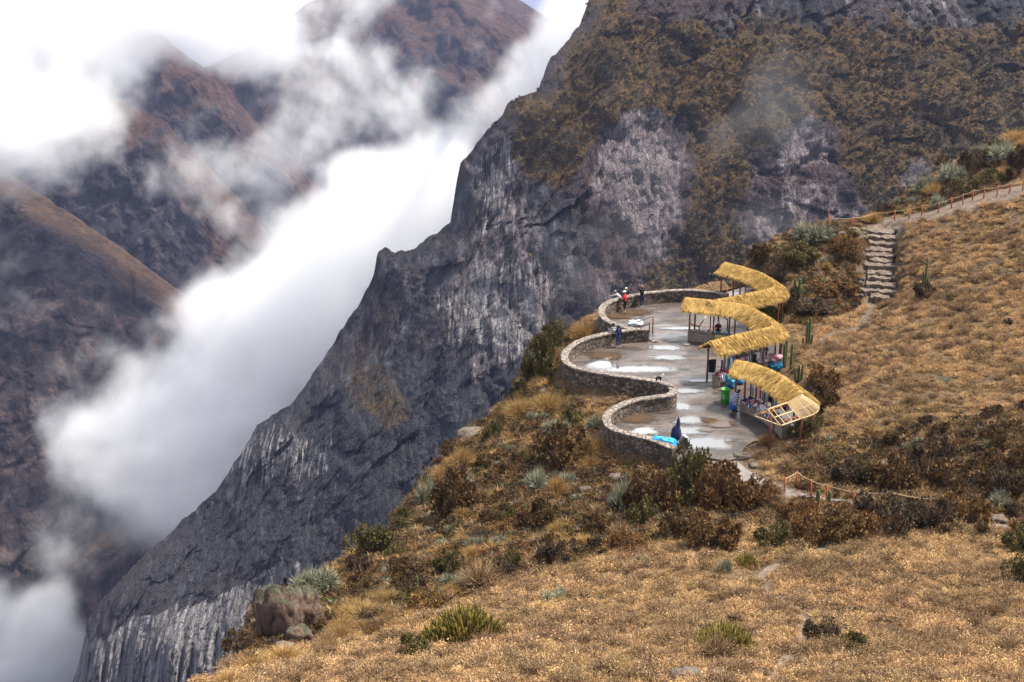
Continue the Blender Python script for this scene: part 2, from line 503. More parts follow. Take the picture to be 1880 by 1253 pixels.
PALE = [([(1062, 320), (1085, 255), (1130, 215), (1180, 215), (1222, 260), (1222, 400), (1190, 470), (1130, 440), (1100, 390), (1070, 370)], 0.9),
        ([(1360, 310), (1395, 268), (1440, 232), (1485, 258), (1478, 312), (1430, 318), (1390, 335)], 0.80),
        ([(1325, 410), (1390, 330), (1490, 320), (1515, 400), (1450, 475), (1360, 465)], 0.62),
        ([(780, 560), (820, 470), (925, 300), (960, 330), (1010, 520), (985, 620), (930, 660), (850, 690), (800, 610)], 0.52),
        ([(838, 640), (870, 640), (880, 680), (850, 700)], 0.75),
        ([(1060, 420), (1190, 430), (1120, 560), (1060, 560)], 0.4),
        ([(1590, -20), (1680, -20), (1760, 0), (1740, 70), (1620, 60)], 0.5),
        ([(1470, -10), (1520, -10), (1530, 50), (1480, 50)], 0.45),
        ([(1600, 330), (1650, 290), (1650, 390), (1590, 400)], 0.6),
        ([(440, 760), (520, 760), (600, 900), (560, 960), (430, 900)], 0.34),
        ([(120, 1160), (200, 1150), (350, 1100), (420, 1075), (540, 1020), (560, 1300), (60, 1300)], 0.86)]
SCREE = [(560, 720), (800, 640), (900, 700), (960, 760), (760, 930), (600, 1060), (420, 1030), (200, 1110), (260, 1040), (420, 900)]
PURP = [[(1010, 345), (1075, 262), (1240, 225), (1235, 330), (1190, 450), (1150, 560), (1060, 520), (1080, 420)],
        [(1320, 330), (1500, 240), (1510, 400), (1450, 470), (1340, 470)],
        [(1080, 0), (1500, -40), (1300, 40), (1180, 60), (1050, 120), (990, 165), (940, 190)],
        [(940, 185), (985, 165), (960, 240), (850, 300)],
        [(1180, 180), (1330, 90), (1420, 150), (1250, 240)]]
def cliff_attr(px, py, top, W):
    q = np.stack([px, py], -1)
    w = 26 * fbm(W, 22, 4, 0.6)
    veg = sstep(-22, 22, polysd(q, VEG) + w)
    for v in VEG2: veg = np.maximum(veg, 0.55 * sstep(-30, 40, polysd(q, v) + w))
    streak = fbm(W, 16, 4, 0.6, False, (1, 1, 4), 9.0)
    topband = sstep(95, 20, py + 60 * streak) * sstep(1060, 1200, px)
    veg = veg * (1 - 0.85 * topband)
    pale = np.zeros_like(px)
    for poly, k in PALE: pale = np.maximum(pale, k * sstep(-26, 26, polysd(q, poly) + w * 1.2))
    pale = np.maximum(pale, 0.22 * topband)
    scree = sstep(-40, 40, polysd(q, SCREE) + w * 1.5) * 0.85
    purp = np.zeros_like(px)
    for p_ in PURP: purp = np.maximum(purp, sstep(-30, 30, polysd(q, p_) + w * 1.3))
    veg = veg * (1 - 0.9 * np.clip(pale * 1.4, 0, 1))
    col = sstep(-8, 8, polysd(q, [(100, 1170), (180, 1150), (260, 1120), (345, 1100), (400, 1080), (455, 1050), (540, 1022), (600, 1100), (560, 1320), (40, 1320)]) + w * 0.6)
    c2 = 0.40 * sstep(-25, 25, polysd(q, [(430, 800), (500, 760), (600, 800), (600, 860), (500, 880), (420, 900)]) + w)
    c2 = np.maximum(c2, 0.50 * sstep(-30, 30, polysd(q, [(780, 540), (860, 480), (960, 470), (1010, 520), (985, 620), (930, 660), (850, 650), (790, 610)]) + w))
    c2 = np.maximum(c2, 0.42 * sstep(-25, 25, polysd(q, [(850, 290), (930, 240), (930, 440), (850, 430)]) + w))
    return dict(columns=np.maximum(col, c2), veg=veg, pale=pale, scree=scree, purple=purp * 0.75)
cliff, CW, CA = relief('mountain', SIL, CTRL, -60, 2400, 1640, 3, cliff_disp, m_cliff(), cliff_attr, jag=8)

# ---- distant ridges beyond the cloud
def far_disp(seed, amp, dirx):
    def f(W, px, py, top):
        e = sstep(0, 60, py - top)
        Q = W.copy()
        Q[..., 0] = W[..., 0] + dirx * W[..., 2]          # gullies run down across the face
        big = fbm(Q, 210, 4, 0.5, True, (1, 1.3, 3.2), seed) * amp
        mid = fbm(Q, 55, 5, 0.62, True, (1, 2.5, 3.4), seed + 3) * amp * 0.50
        fine = fbm(W, 16, 4, 0.6, False, (1, 1, 1.8), seed + 5) * amp * 0.15
        v1, e1 = cells(Q + 8 * fbm(W, 25, 2)[..., None], 60, (1, 1.5, 2.4), seed); v2, e2 = cells(W, 22, (1, 1.5, 1.9), seed + 2)
        n = big + mid + fine + amp * (.16 * v1 + .07 * v2 + .25 * np.minimum(e1, .3) + .10 * np.minimum(e2, .3))
        return n * 0.15 * e, -n * (0.15 + 0.85 * e), n * 0.15 * e + fine * 0.3, e
    return f
def far_attr(g0, g1, base):
    def f(px, py, top, W):
        w = 60 * fbm(W, 90, 4, 0.6) + 45 * fbm(W, 24, 3, 0.6, False, (1, 1, 2))
        return dict(rocky=base + (1 - base) * sstep(g0, g1, py - top + w))
    return f
MF1 = m_far('near_ridge_cover', (0.095, 0.057, 0.036), (0.155, 0.094, 0.052), (0.050, 0.038, 0.038), (0.15, 0.10, 0.088))
MF2 = m_far('middle_ridge_cover', (0.088, 0.050, 0.036), (0.135, 0.078, 0.052), (0.040, 0.034, 0.042), (0.105, 0.082, 0.084))
relief('ridge', [(-900, -60), (-500, 60), (-200, 200), (0, 305), (60, 345), (130, 390), (200, 437), (280, 497), (345, 542), (420, 640), (520, 800), (640, 1000), (760, 1300)],
       [(-900, -60, 1650), (-900, 900, 1150), (-900, 1600, 950), (-200, 200, 1480), (0, 305, 1420), (345, 540, 1330), (760, 1300, 1350), (0, 600, 1230), (300, 800, 1180), (-200, 1400, 900), (200, 1400, 950), (600, 1500, 1050), (-200, 800, 1150)],
       -900, 760, 1640, 4, far_disp(1.0, 46, -0.5), MF1, far_attr(5, 85, 0.12), jag=5)
relief('ridge', [(-150, 1180), (40, 1090), (120, 1020), (180, 985), (225, 965), (262, 946), (285, 965), (330, 1060), (420, 1300)],
       [(-150, 1180, 1020), (262, 948, 960), (420, 1300, 980), (0, 1400, 850), (260, 1400, 850)],
       -150, 420, 1640, 5, far_disp(4.0, 18, -0.3), MF1, far_attr(8, 40, 0.2), jag=6)
relief('ridge', [(-900, -160), (-500, -60), (-200, 40), (100, 110), (200, 165), (300, 222), (370, 290), (430, 352), (480, 412), (520, 480), (600, 600), (760, 800)],
       [(-900, -160, 1950), (-900, 900, 1650), (-200, 40, 1850), (200, 165, 1760), (430, 352, 1680), (760, 800, 1700), (-200, 700, 1560), (200, 600, 1560), (450, 620, 1560), (100, 1200, 1500), (760, 1200, 1560)],
       -900, 760, 1300, 5, far_disp(2.0, 78, -0.7), MF2, far_attr(0, 240, 0.3), jag=5)
relief('ridge', [(-900, -300), (-400, -130), (-100, -60), (200, 10), (290, 58), (410, 150), (480, 232), (560, 302), (640, 400), (800, 560)],
       [(-900, -300, 2250), (-900, 700, 1950), (-100, -60, 2150), (290, 58, 2060), (560, 302, 1980), (800, 560, 2000), (300, 700, 1800), (800, 900, 1850), (-100, 700, 1850)],
       -900, 800, 1000, 6, far_disp(7.0, 78, -0.7), MF2, far_attr(0, 240, 0.3), jag=5)
relief('ridge', [(300, 160), (450, 90), (560, 10), (700, -70), (800, -60), (850, -20), (900, 8), (940, 28), (964, 50), (985, 120), (1010, 260), (1100, 500)],
       [(300, 160, 2450), (700, -70, 2500), (900, 8, 2380), (1100, 500, 2350), (600, 300, 2200), (900, 300, 2180), (600, 800, 2000), (1100, 800, 2050)],
       300, 1100, 900, 5, far_disp(5.5, 60, 0.5), MF2, far_attr(60, 400, 0.2), jag=4)
relief('ridge', [(700, -120), (880, -60), (940, -10), (1000, 30), (1080, 80), (1200, 160)],
       [(700, -120, 3300), (880, -60, 3300), (1000, 30, 3200), (1200, 160, 3200), (900, 500, 3000), (1200, 500, 3000)],
       700, 1200, 600, 8, far_disp(6.5, 60, 0.5), MF2, far_attr(100, 500, 0.2), jag=4, back=((60, 40), (300, 300)))
def valley():
    m = NT('valley_ground', 0.95, 0.1)
    m.col(m.ramp(m.noise(m.scaled(m.pos(), 0.01), 1, 5), (0.35, (0.05, 0.045, 0.04)), (0.65, (0.11, 0.09, 0.07))))
    n = 40
    xs = np.linspace(-14000, 14000, n); ys = np.linspace(-8000, 16000, n)
    X, Y = np.meshgrid(xs, ys, indexing='ij')
    Z = -1150 + 90 * fbm(np.stack([X, Y, X * 0], -1), 1500, 3)
    i = np.arange(n * n).reshape(n, n)
    f = np.stack([i[:-1, :-1], i[1:, :-1], i[1:, 1:], i[:-1, 1:]], -1).reshape(-1, 4)
    o = link('ground', mesh_np('ground', np.stack([X, Y, Z], -1).reshape(-1, 3), f, [m.m], None, True))
    o['kind'] = 'structure'
valley()

# ================================================================== cloud in the canyon (real density grid)
def cloud(name, lo, hi, res, blobs, dens, thr, namp, seed, k0=1.0, octaves=5, soft=1.0):
    nx, ny, nz = res
    lo = np.array(lo, float); hi = np.array(hi, float)
    rng = np.random.default_rng(seed)
    ax = [np.linspace(lo[k], hi[k], res[k]) for k in range(3)]
    G = np.zeros(res, np.float32)
    gx, gy, gz, ww = [], [], [], []
    for (px, py, Y, rp, w) in blobs:
        c = P(px, py, Y); r = rp * Y / F
        ry = r * (1.2 if w > .9 else .75)
        gx.append(np.exp(-((ax[0] - c[0]) / r) ** 2) * w)
        gy.append(np.exp(-((ax[1] - c[1]) / ry) ** 2))
        gz.append(np.exp(-((ax[2] - c[2]) / r) ** 2))
    gx, gy, gz = [np.array(g, np.float32) for g in (gx, gy, gz)]
    for i in range(nx):
        G[i] = np.einsum('iy,iz->yz', gy * gx[:, i:i + 1], gz)
    G = 1.15 * np.tanh(G / 1.15)
    def up(n, m):
        t = np.linspace(0, m, n, endpoint=False); i = t.astype(int); f = t - i
        Wm = np.zeros((n, m + 3), np.float32); r = np.arange(n)
        Wm[r, i] += (1 - f) ** 3 / 6; Wm[r, i + 1] += (3 * f ** 3 - 6 * f ** 2 + 4) / 6
        Wm[r, i + 2] += (-3 * f ** 3 + 3 * f ** 2 + 3 * f + 1) / 6; Wm[r, i + 3] += f ** 3 / 6
        return Wm
    N = np.zeros(res, np.float32); amp = 1.0
    for o in range(octaves):
        k = k0 * 2.0 ** o
        mm = [max(1, int(k * s / 100)) for s in (hi - lo)]
        if mm[0] > nx: break
        R = rng.standard_normal([v + 3 for v in mm]).astype(np.float32)
        a = np.tensordot(up(nx, mm[0]), R, (1, 0))
        a = np.tensordot(a, up(ny, mm[1]), (1, 1))
        a = np.tensordot(a, up(nz, mm[2]), (1, 1))
        N += amp * a
        if o == 0: base0 = a
        if o == 1: base1 = a
        amp *= 0.69
    # swirl the noise by itself
    I0 = np.arange(nx, dtype=np.int32)[:, None, None]; I2 = np.arange(nz, dtype=np.int32)[None, None, :]; I1 = np.arange(ny)[None, :, None]
    N = N[np.clip(I0 + (base0 * 9 + base1 * 5).astype(np.int32), 0, nx - 1), I1, np.clip(I2 + (base0 * 6 - base1 * 7).astype(np.int32), 0, nz - 1)]
    edge = np.minimum(np.minimum(sstep(0, 0.06, (ax[0] - lo[0]) / (hi - lo)[0]) * sstep(0, 0.06, (hi[0] - ax[0]) / (hi - lo)[0]), 1)[:, None, None],
                      np.minimum(sstep(0, 0.05, (ax[1] - lo[1]) / (hi - lo)[1]) * sstep(0, 0.05, (hi[1] - ax[1]) / (hi - lo)[1]), 1)[None, :, None])
    D = np.clip((G - thr + N * namp) * soft, 0, 1)
    D = (D ** 1.5 * edge).astype(np.float32)
    me = bpy.data.meshes.new(name + '_grid'); me.vertices.add(nx * ny * nz)
    at = me.attributes.new('d', 'FLOAT', 'POINT'); at.data.foreach_set('value', D.ravel())
    src = bpy.data.objects.new(name + '_grid', me)
    ng = bpy.data.node_groups.new(name, 'GeometryNodeTree')
    ng.interface.new_socket('Geometry', in_out='OUTPUT', socket_type='NodeSocketGeometry')
    ng.interface.new_socket('Geometry', in_out='INPUT', socket_type='NodeSocketGeometry')
    n = ng.nodes; L = ng.links
    out = n.new('NodeGroupOutput'); n.new('NodeGroupInput')
    vc = n.new('GeometryNodeVolumeCube')
    vc.inputs['Min'].default_value = lo; vc.inputs['Max'].default_value = hi
    for a, r in zip('XYZ', res): vc.inputs['Resolution ' + a].default_value = r
    oi = n.new('GeometryNodeObjectInfo'); oi.inputs[0].default_value = src
    na = n.new('GeometryNodeInputNamedAttribute'); na.data_type = 'FLOAT'; na.inputs[0].default_value = 'd'
    si = n.new('GeometryNodeSampleIndex'); si.data_type = 'FLOAT'; si.clamp = True
    L.new(oi.outputs['Geometry'], si.inputs['Geometry']); L.new(na.outputs[0], si.inputs['Value'])
    ps = n.new('GeometryNodeInputPosition')
    sb = n.new('ShaderNodeVectorMath'); sb.operation = 'SUBTRACT'; sb.inputs[1].default_value = lo; L.new(ps.outputs[0], sb.inputs[0])
    ml = n.new('ShaderNodeVectorMath'); ml.operation = 'MULTIPLY'
    ml.inputs[1].default_value = [(c - 1) / s for c, s in zip(res, hi - lo)]; L.new(sb.outputs[0], ml.inputs[0])
    sp = n.new('ShaderNodeSeparateXYZ'); L.new(ml.outputs[0], sp.inputs[0])
    def rd(a):
        q = n.new('ShaderNodeMath'); q.operation = 'ROUND'; L.new(a, q.inputs[0]); return q.outputs[0]
    def I(op, a, b):
        q = n.new('FunctionNodeIntegerMath'); q.operation = op
        for i, v in enumerate((a, b)):
            if isinstance(v, int): q.inputs[i].default_value = v
            else: L.new(v, q.inputs[i])
        return q.outputs[0]
    ix, iy, iz = [rd(sp.outputs[k]) for k in range(3)]
    idx = I('ADD', I('MULTIPLY', I('ADD', I('MULTIPLY', ix, ny), iy), nz), iz)
    L.new(idx, si.inputs['Index']); L.new(si.outputs[0], vc.inputs['Density'])
    ma = bpy.data.materials.new(name); ma.use_nodes = True; nt = ma.node_tree; nt.nodes.clear()
    o = nt.nodes.new('ShaderNodeOutputMaterial'); pv = nt.nodes.new('ShaderNodeVolumePrincipled')
    pv.inputs['Density'].default_value = dens; pv.inputs['Color'].default_value = (1, 1, 1, 1)
    pv.inputs['Anisotropy'].default_value = 0.1
    nt.links.new(pv.outputs[0], o.inputs['Volume'])
    sm = n.new('GeometryNodeSetMaterial'); sm.inputs['Material'].default_value = ma
    L.new(vc.outputs[0], sm.inputs[0]); L.new(sm.outputs[0], out.inputs[0])
    hm = bpy.data.meshes.new(name); ob = link(name, hm); hm.materials.append(ma)
    md = ob.modifiers.new('density', 'NODES'); md.node_group = ng
    ob['kind'] = 'stuff'
    return ob
BANK = []
for (x, y, r) in [(1075, -20, 55), (1030, 50, 50), (980, 110, 58), (925, 180, 70), (860, 250, 75), (960, 240, 60), (790, 300, 80), (860, 370, 85), (720, 360, 90), (760, 430, 85),
                  (640, 440, 95), (700, 520, 100), (560, 520, 90), (620, 600, 100), (490, 590, 95), (540, 680, 105), (420, 660, 85), (460, 760, 105),
                  (360, 740, 80), (380, 830, 95), (300, 850, 70), (340, 920, 80), (430, 880, 90), (260, 770, 60), (640, 330, 55), (380, 570, 55),
                  (60, 1200, 95), (-20, 1120, 80), (130, 1250, 90), (0, 1300, 110), (70, 1330, 100), (90, 1120, 50), (200, 1190, 40)]:
    BANK.append((x, y, 900 + (y < 300) * 60, r, 1.0))
for (x, y, r, w, Y) in [(0, 60, 130, 1.1, 1250), (60, 180, 110, 1.0, 1230), (-20, 260, 90, 1, 1200), (150, 60, 100, 1, 1280), (120, 280, 60, .6, 1200), (70, 330, 55, .6, 1180), (150, 350, 45, .5, 1200), (250, 20, 80, .9, 1300),
                        (330, -10, 90, 1, 1300), (450, 20, 85, .95, 1300), (560, 20, 85, .95, 1280), (660, 10, 70, .9, 1250), (740, -20, 60, .8, 1250), (420, 90, 70, .7, 1300), (520, 90, 60, .55, 1280),
                        (560, 170, 80, .6, 1200), (480, 190, 60, .5, 1250), (640, 190, 70, .6, 1150), (600, 260, 70, .7, 1100), (690, 120, 50, .45, 1200), (340, 165, 35, .5, 1250), (260, 150, 60, .45, 1200), (210, 230, 55, .45, 1200),
                        (340, 310, 45, .42, 1200), (300, 340, 30, .35, 1150), (520, 340, 60, .55, 1100), (470, 350, 40, .4, 1100), (550, 420, 60, .7, 1000), (200, 330, 50, .45, 1180), (110, 690, 40, .35, 950), (180, 760, 70, .5, 900), (220, 660, 50, .45, 900),
                        (120, 800, 60, .4, 900), (270, 650, 40, .5, 900), (310, 600, 40, .5, 950), (190, 900, 55, .4, 880), (250, 980, 50, .35, 860), (130, 1020, 50, .3, 850), (730, 220, 35, .35, 1150), (950, 20, 30, .35, 1350)]:
    BANK.append((x, y, Y, r, w * .92))
for (x, y, r) in [(1050, 20, 75), (1005, 70, 65), (1100, -60, 90), (950, 150, 65)]: BANK.append((x, y, 900, r, 1.0))
for (x, y, Y, r, w) in [(450, 240, 1150, 190, .40), (330, 330, 1150, 120, .26), (600, 150, 1200, 120, .42), (180, 200, 1220, 100, .3), (130, 740, 880, 120, .42), (250, 590, 950, 80, .34), (210, 900, 860, 120, .42),
                        (60, 1000, 850, 100, .34), (395, 50, 1300, 75, 1.15), (470, 95, 1300, 50, .7), (200, 90, 1300, 60, .7), (540, 330, 1100, 120, .48), (480, 480, 1000, 90, .5), (120, 1060, 830, 90, .45), (700, 230, 1150, 90, .42), (1400, 180, 540, 1, .0)]:
    BANK.append((x, y, Y, r, w))
for (x, y, r, Y) in [(560, 470, 70, 930), (500, 530, 80, 930), (410, 610, 70, 900), (330, 690, 70, 900), (270, 800, 80, 880), (300, 950, 60, 860), (670, 380, 70, 950), (590, 380, 50, 980), (180, 820, 50, 880), (240, 700, 50, 880)]:
    BANK.append((x, y, Y, r, .75))
cloud('cloud_bank', (-590, 740, -640), (180, 1400, 50), (400, 115, 360), BANK, 0.034, 0.40, 0.40, 12, k0=2.0, octaves=7, soft=1.9)

MIST = [(1330, 230, 520, 60, .8), (1390, 180, 520, 65, .9), (1440, 150, 520, 60, .8), (1450, 220, 520, 60, .8), (1490, 270, 520, 50, .7), (1400, 400, 470, 60, .8), (1440, 440, 470, 60, .9), (1060, 520, 470, 60, .6), (980, 600, 460, 70, .7), (1120, 420, 480, 60, .5)]
cloud('mist', (-40, 395, -150), (170, 585, 5), (110, 40, 90), MIST, 0.0042, 0.25, 0.5, 5, k0=5.0, octaves=4, soft=1.2)
# ================================================================== the near hillside
def PP(l):  # pixel + forward distance -> world xyz
    return np.array([P(a, b, c) for a, b, c in l])
EDGE_A = PP([(40, 1600, 26), (200, 1440, 34), (345, 1262, 43), (440, 1215, 50), (470, 1180, 56), (474, 1108, 61.5), (560, 1080, 66), (640, 1027, 72), (700, 985, 78),
             (758, 905, 84), (828, 812, 91), (930, 738, 98), (985, 655, 105), (1040, 618, 108)])[:, :2]
EDGE_B = np.array([(4.6, 109.5), (6.0, 113.5), (9.5, 116.5), (14, 118), (18, 118.5)])
EDGE_C = PP([(1345, 505, 118.5), (1385, 462, 121), (1450, 432, 125), (1500, 412, 127), (1560, 408, 129), (1640, 372, 131), (1700, 325, 133),
             (1800, 280, 136), (1880, 238, 139), (2000, 190, 143), (2400, 60, 152)])[:, :2]
PLATEAU = np.vstack([EDGE_A, EDGE_B, EDGE_C, [(120, 150), (120, 5), (-5, 5), (-14, 18)]])
GC = [(40, 1600, 26), (345, 1262, 43), (470, 1200, 53), (474, 1108, 61.5), (560, 1080, 66), (640, 1027, 72), (700, 985, 78), (758, 905, 84), (828, 812, 91), (930, 738, 98),
      (985, 655, 105), (1040, 618, 108), (1100, 950, 73), (1000, 850, 83), (900, 930, 77), (900, 1000, 69), (900, 1080, 59), (700, 1130, 57), (600, 1253, 42),
      (1200, 1050, 60), (1500, 1100, 54), (1500, 1253, 40), (1200, 1253, 40), (1880, 1253, 41), (1880, 1100, 54), (940, 1253, 40), (940, 1500, 27), (1600, 1500, 27), (2300, 1253, 43), (2300, 1000, 64), (400, 1500, 30),
      (1500, 985, 64), (1880, 975, 66), (1700, 985, 64.5), (1350, 990, 64), (1100, 1010, 65),
      (1430, 895, 76), (1560, 930, 71.5), (1700, 950, 69.5), (1880, 955, 69),
      (1700, 850, 79), (1880, 800, 79), (1880, 700, 88), (1880, 600, 96), (1880, 500, 105), (1600, 700, 91), (1600, 600, 103.5), (1750, 600, 99), (1500, 650, 97.5), (1700, 500, 111),
      (1600, 800, 83), (1450, 850, 79.5), (2300, 600, 92), (2300, 400, 106),
      (1615, 552, 112), (1615, 420, 124), (1450, 480, 117.5), (1400, 560, 111.5), (1480, 560, 111), (1521, 420, 123.5), (1700, 398, 121), (1880, 352, 119), (1750, 450, 114),
      (1880, 238, 139), (1700, 325, 133), (1640, 372, 131), (1560, 408, 129), (1500, 412, 127), (1385, 462, 121), (1345, 505, 118.5), (2300, 80, 150)]
gp = PP(GC)
extra = np.array([(4.6, 109.5, -1.2), (6, 113.5, -1.2), (9.5, 116.5, -1.0), (14, 118, -0.6), (6.0, 104.5, -0.9), (3.0, 103, -1.2), (2.6, 96, -1.0), (6.0, 92.3, -0.9), (5.0, 88.6, -0.9), (4.6, 84.5, -1.0), (8.0, 80.0, -0.9),
                  (14, 106, 0), (13, 98, 0), (16, 92, 0), (15, 84, 0), (22, 110, .3), (21.5, 101, .3), (22.5, 92, .5), (19, 84, .3), (11.5, 79.5, -.4), (22, 86, .8)])
gp = np.vstack([gp, extra])
_tp = tps(gp[:, :2] / 50, gp[:, 2], 1e-5)

# terrace outline: wall centre lines traced from the photo, at the height of the wall top
WTOP = 1.0
W_UP = [(1336, 541), (1300, 535), (1245, 533), (1195, 537), (1150, 545), (1118, 555), (1105, 567), (1106, 580), (1120, 592), (1142, 600), (1168, 605)]
W_MID = [(1190, 604), (1150, 607), (1110, 613), (1070, 624), (1044, 640), (1036, 656), (1046, 670), (1075, 680), (1120, 688), (1165, 694), (1202, 700), (1226, 707),
         (1237, 716), (1229, 725), (1200, 729), (1165, 735), (1135, 746), (1116, 761), (1116, 778), (1132, 790), (1165, 799), (1205, 810), (1240, 824)]
w_up = resample([PZ(a, b, WTOP)[:2] for a, b in W_UP], 0.25)
w_mid = resample([PZ(a, b, WTOP)[:2] for a, b in W_MID], 0.25)
FLOOR = np.vstack([resample([PZ(a, b, 0)[:2] for a, b in [(1290, 838), (1345, 846), (1375, 815), (1420, 800), (1470, 780), (1485, 755), (1470, 725), (1440, 700), (1432, 680), (1440, 650), (1425, 610), (1400, 585), (1420, 560), (1400, 540), (1375, 525)]], 0.8), [(18.6, 117.0)], w_up, w_mid])
RAMP_UP = resample([P(1612, 404, 126)[:2], P(1700, 392, 121.5)[:2], P(1790, 372, 120.5)[:2], P(1880, 352, 119.5)[:2], P(2050, 318, 118)[:2]], 0.5)
PATH = resample([PZ(a, b, z)[:2] for a, b, z in [(1318, 832, 0), (1340, 850, .0), (1372, 868, .05), (1420, 888, .1), (1480, 908, .4), (1550, 926, .6), (1640, 944, 1.0), (1760, 952, 1.5), (1900, 950, 2.2)]], 0.4)
TRAIL = resample([P(a, b, c)[:2] for a, b, c in [(1560, 1000, 62.7), (1430, 1040, 60), (1398, 1068, 58), (1410, 1095, 55), (1462, 1130, 52), (1468, 1165, 48.5), (1440, 1215, 44), (1400, 1262, 39.5), (1300, 1400, 31)]], 0.4)
SIDE = resample([P(a, b, c)[:2] for a, b, c in [(1570, 425, 123.5), (1590, 450, 120.5), (1588, 500, 115.8), (1600, 550, 112), (1570, 600, 104), (1520, 600, 103.5), (1500, 640, 98.5)]], 0.4)
STAIR_A = P(1612, 552, 112.0); STAIR_B = P(1618, 420, 124.0)
def dline(q, L):
    a = L[:-1]; b = L[1:]
    out = np.full(q.shape[:-1], 1e9)
    for i in range(len(a)):
        ab = b[i] - a[i]
        t = np.clip(((q - a[i]) @ ab) / (ab @ ab), 0, 1)
        out = np.minimum(out, ((q - a[i] - t[..., None] * ab) ** 2).sum(-1))
    return np.sqrt(out)
def ground(q):
    """exact terrain: returns z and masks"""
    q = np.asarray(q, float)
    z = _tp(q / 50)
    q3 = np.concatenate([q, q[..., :1] * 0], -1)
    sd = polysd(q, PLATEAU) + 1.6 * fbm(q3, 5, 4, 0.6, off=2.2) - 0.2
    fl = polysd(q, FLOOR)
    dp = np.minimum(dline(q, PATH), dline(q, SIDE[::4]) + 0.4)
    dr = dline(q, RAMP_UP[::2])
    dt = dline(q, TRAIL[::2])
    st = dline(q, np.array([STAIR_A[:2], STAIR_B[:2]]))
    mpath = np.maximum(sstep(1.3, 0.5, dp), sstep(2.0, 1.2, dr))
    mtrail = sstep(0.55, 0.15, dt + 0.3 * fbm(q3, 1.2, 2))
    nz = 0.55 * fbm(q3, 9, 4, 0.5) + 0.22 * fbm(q3, 1.9, 3, 0.6, off=5)
    left = sstep(4, -2, q[..., 0] - 0.0) * sstep(56, 64, q[..., 1])
    nz = nz * (1 + 1.1 * left) * (1 - 0.85 * mpath) * (0.35 + 0.65 * sstep(-0.5, -6, fl))
    z = z + nz - 0.08 * mtrail - 0.05 * mpath
    mfl = sstep(-1.3, -0.35, fl)
    z = z * (1 - mfl) + (-0.16) * mfl
    mst = sstep(2.0, 1.2, st)
    t = np.clip((q[..., 1] - STAIR_A[1]) / (STAIR_B[1] - STAIR_A[1]), 0, 1)
    zs = STAIR_A[2] + t * (STAIR_B[2] - STAIR_A[2]) - 0.32
    z = z * (1 - mst) + np.minimum(zs, z + 0.1) * mst
    o = np.maximum(-sd, 0)
    z = z - 1.9 * o ** 1.25 - 0.35 * sstep(0, 1.0, -sd + 0.5) 
    return z, dict(path=np.maximum(mpath, mtrail * 0.8), out=o, floor=mfl, sd=sd, stair=mst, left=left)
GX0, GX1, GY0, GY1, GS = -42.0, 84.0, 20.0, 156.0, 0.4
gx = np.arange(GX0, GX1, GS); gy = np.arange(GY0, GY1, GS)
GXX, GYY = np.meshgrid(gx, gy, indexing='ij')
GQ = np.stack([GXX, GYY], -1)
GZ, GM = ground(GQ)
GZ = np.maximum(GZ, -140)
def H(x, y):
    fx = np.clip((np.asarray(x, float) - GX0) / GS, 0, len(gx) - 1.001); fy = np.clip((np.asarray(y, float) - GY0) / GS, 0, len(gy) - 1.001)
    i = fx.astype(int); j = fy.astype(int); a = fx - i; b = fy - j
    return (GZ[i, j] * (1 - a) * (1 - b) + GZ[i + 1, j] * a * (1 - b) + GZ[i, j + 1] * (1 - a) * b + GZ[i + 1, j + 1] * a * b)
def HM(k, x, y):
    i = np.clip(((np.asarray(x) - GX0) / GS).astype(int), 0, len(gx) - 1); j = np.clip(((np.asarray(y) - GY0) / GS).astype(int), 0, len(gy) - 1)
    return GM[k][i, j]
def hit(px, py):
    """where the sight line of a pixel meets the hillside"""
    Ys = np.arange(24, 150, 0.15)
    Q = P(px, py, Ys)
    below = Q[:, 2] <= H(Q[:, 0], Q[:, 1])
    k = int(np.argmax(below)) if below.any() else len(Ys) - 1
    return np.array([Q[k, 0], Q[k, 1], float(H(Q[k, 0], Q[k, 1]))])
def pix(p):
    p = np.asarray(p, float)
    d = p - np.array([0, 0, CAMZ])
    zc = d[..., 1] * cP - d[..., 2] * sP
    yc = d[..., 1] * sP + d[..., 2] * cP
    return 940 + F * d[..., 0] / zc, 626.5 - F * yc / zc

def m_soil():
    m = NT('hillside_soil', 0.95, 0.15)
    p = m.pos()
    n1 = m.noise(p, 0.35, 6, 0.65)
    n2 = m.noise(p, 3.5, 6, 0.7)
    n3 = m.noise(p, 14.0, 4, 0.7)
    dry = m.ramp(n2, (0.30, (0.085, 0.052, 0.028)), (0.5, (0.19, 0.120, 0.062)), (0.68, (0.32, 0.21, 0.115)))
    drk = m.ramp(n2, (0.3, (0.030, 0.021, 0.015)), (0.55, (0.080, 0.052, 0.032)), (0.75, (0.15, 0.10, 0.065)))
    c = m.mix(m.ramp(n1, (0.40, 0.0), (0.60, 0.7)), dry, drk)
    c = m.mix(m.attr('left'), c, drk)
    tan = m.ramp(n2, (0.3, (0.11, 0.080, 0.060)), (0.7, (0.24, 0.18, 0.135)))
    c = m.mix(m.attr('path'), c, tan)
    rk = m.ramp(m.noise(m.scaled(p, (0.8, 0.8, 0.3)), 1, 6, 0.7, 0.5), (0.35, (0.035, 0.028, 0.024)), (0.55, (0.12, 0.088, 0.066)), (0.7, (0.22, 0.16, 0.12)))
    c = m.mix(m.attr('rock'), c, rk)
    m.col(m.mix(m.ramp(n3, (0.35, 0.3), (0.5, 0.0)), c, (0.03, 0.02, 0.014)))
    m.bump(m.math('ADD', n2, m.math('MULTIPLY', n3, 0.4)), 0.9, 0.25)
    return m.m
i_ = np.arange(len(gx) * len(gy)).reshape(len(gx), len(gy))
